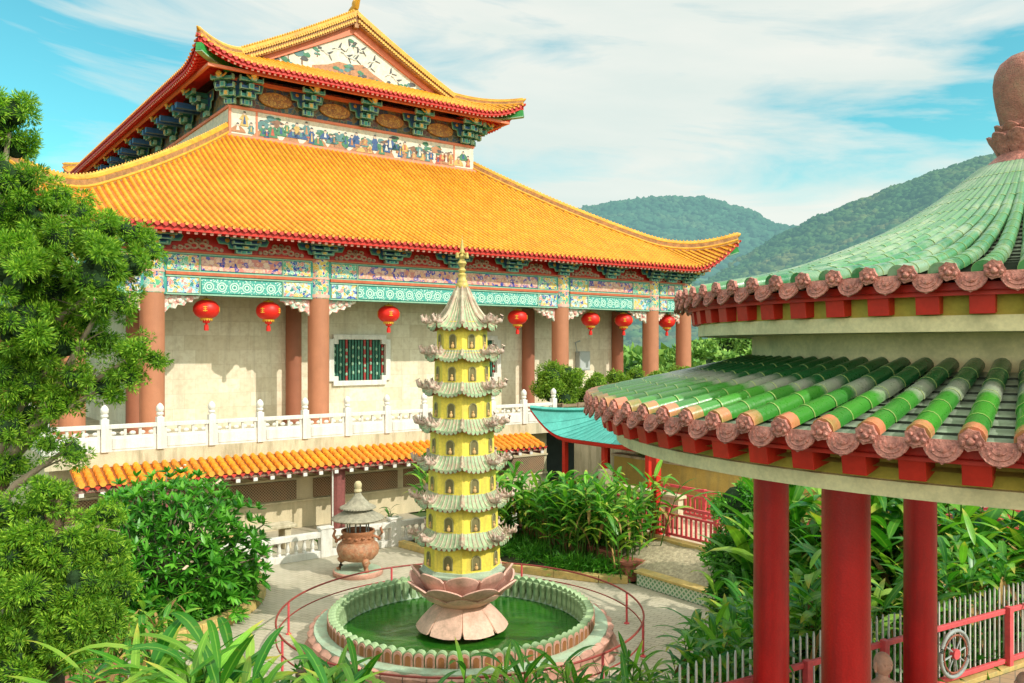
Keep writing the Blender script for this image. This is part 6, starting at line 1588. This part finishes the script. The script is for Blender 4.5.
# ================================================================ SKY, SUN, CAMERA
EL = math.atan2(2.10, math.hypot(2.30, 1.41)); sunv = Vector((2.30, -1.41, 2.10)).normalized()
w = bpy.data.worlds.new('World'); bpy.context.scene.world = w; w.use_nodes = True; nt = w.node_tree; N = nt.nodes; L = nt.links
bg = N['Background']; sky = N.new('ShaderNodeTexSky'); sky.sky_type = 'NISHITA'; sky.sun_disc = False; sky.sun_elevation = EL; sky.sun_rotation = math.atan2(sunv.x, sunv.y); sky.air_density = 1.0; sky.dust_density = .6; sky.ozone_density = 1.0
tc = N.new('ShaderNodeTexCoord'); sp = N.new('ShaderNodeSeparateXYZ'); L.new(tc.outputs['Generated'], sp.inputs[0])
def mth(op, a, b=None):
    o = N.new('ShaderNodeMath'); o.operation = op
    for i, v in enumerate((a, b)):
        if v is None: continue
        if isinstance(v, bpy.types.NodeSocket): L.new(v, o.inputs[i])
        else: o.inputs[i].default_value = v
    return o.outputs[0]
def mixc(f, a, b, mode='MIX'):
    o = N.new('ShaderNodeMix'); o.data_type = 'RGBA'; o.blend_type = mode
    for i, v in ((0, f), (6, a), (7, b)):
        if isinstance(v, bpy.types.NodeSocket): L.new(v, o.inputs[i])
        elif isinstance(v, tuple): o.inputs[i].default_value = (*v, 1)
        else: o.inputs[i].default_value = v
    return o.outputs[2]
def rampf(f, st):
    o = N.new('ShaderNodeValToRGB'); e = o.color_ramp.elements
    while len(e) < len(st): e.new(.5)
    for i, (p, c) in enumerate(st): e[i].position = p; e[i].color = (c, c, c, 1)
    L.new(f, o.inputs[0]); return o.outputs[0]
z = mth('MAXIMUM', sp.outputs[2], .0)
cb = N.new('ShaderNodeCombineXYZ'); L.new(mth('MULTIPLY', sp.outputs[0], 1.15), cb.inputs[0]); L.new(mth('MULTIPLY', sp.outputs[1], .8), cb.inputs[1])
L.new(mth('ADD', mth('MULTIPLY', sp.outputs[2], 5.6), mth('MULTIPLY', sp.outputs[0], .5)), cb.inputs[2])
n1 = N.new('ShaderNodeTexNoise'); L.new(cb.outputs[0], n1.inputs['Vector']); n1.inputs['Scale'].default_value = 2.0; n1.inputs['Detail'].default_value = 9; n1.inputs['Roughness'].default_value = .56; n1.inputs['Distortion'].default_value = .7
# big cloud bank in the middle of the view, clear patch on the left
cx = mth('SUBTRACT', sp.outputs[0], .12); bank = mth('SUBTRACT', .27, mth('MULTIPLY', mth('ABSOLUTE', cx), .42))
low = mth('MULTIPLY', mth('SUBTRACT', .22, z), .35)
# added cloud out of view, overhead and behind the camera, as fill light
fill_cloud = mth('MULTIPLY', mth('MAXIMUM', mth('MAXIMUM', mth('SUBTRACT', z, .55), mth('MULTIPLY', sp.outputs[1], -.5)), 0.0), .9)
f = mth('ADD', mth('ADD', mth('ADD', n1.outputs[0], bank), low), fill_cloud)
cloud = rampf(f, [(.52, 0), (.62, .6), (.72, 1)])
skyc = mixc(1.0, sky.outputs[0], (.66, 1.66, 1.34), 'MULTIPLY')
n2 = N.new('ShaderNodeTexNoise'); L.new(cb.outputs[0], n2.inputs['Vector']); n2.inputs['Scale'].default_value = 3.2; n2.inputs['Detail'].default_value = 6
cc = mixc(rampf(n2.outputs[0], [(.35, 0), (.65, 1)]), (6.2, 6.75, 6.3), (7.3, 7.3, 6.7))
bri = N.new('ShaderNodeVectorMath'); bri.operation = 'SCALE'; L.new(cc, bri.inputs[0]); L.new(mth('ADD', mth('MULTIPLY', mth('MINIMUM', fill_cloud, .3), 5.4), 1.0), bri.inputs['Scale']); cc = mixc(mth('MINIMUM', mth('MULTIPLY', fill_cloud, 3.0), 1.0), bri.outputs[0], (1.0, .94, .86), 'MULTIPLY')  # unseen fill cloud is boosted and warmed to lift and neutralise the shadows
fin = mixc(mth('MULTIPLY', cloud, .93), skyc, cc)
L.new(fin, bg.inputs[0]); bg.inputs[1].default_value = .13
sd = bpy.data.lights.new('sun', 'SUN'); sd.energy = 4.1; sd.angle = R(.6); sd.color = (1.0, .95, .86)
so = bpy.data.objects.new('sun', sd); COL.objects.link(so); so.rotation_euler = sunv.to_track_quat('Z', 'Y').to_euler(); so.location = (20, -12, 40)
cam = bpy.data.cameras.new('camera'); co_ = bpy.data.objects.new('camera', cam); COL.objects.link(co_)
cam.sensor_width = 36; cam.lens = F/1024*36; cam.shift_y = 5.5/1024; cam.clip_end = 20000; cam.clip_start = .1
co_.location = (0, 0, CAMZ); co_.rotation_euler = (PI/2, 0, 0); bpy.context.scene.camera = co_
sc = bpy.context.scene; sc.view_settings.view_transform = 'Standard'; sc.view_settings.look = 'None'; sc.view_settings.exposure = 0; sc.view_settings.gamma = 1
sc.cycles.use_denoising = True; sc.cycles.max_bounces = 6
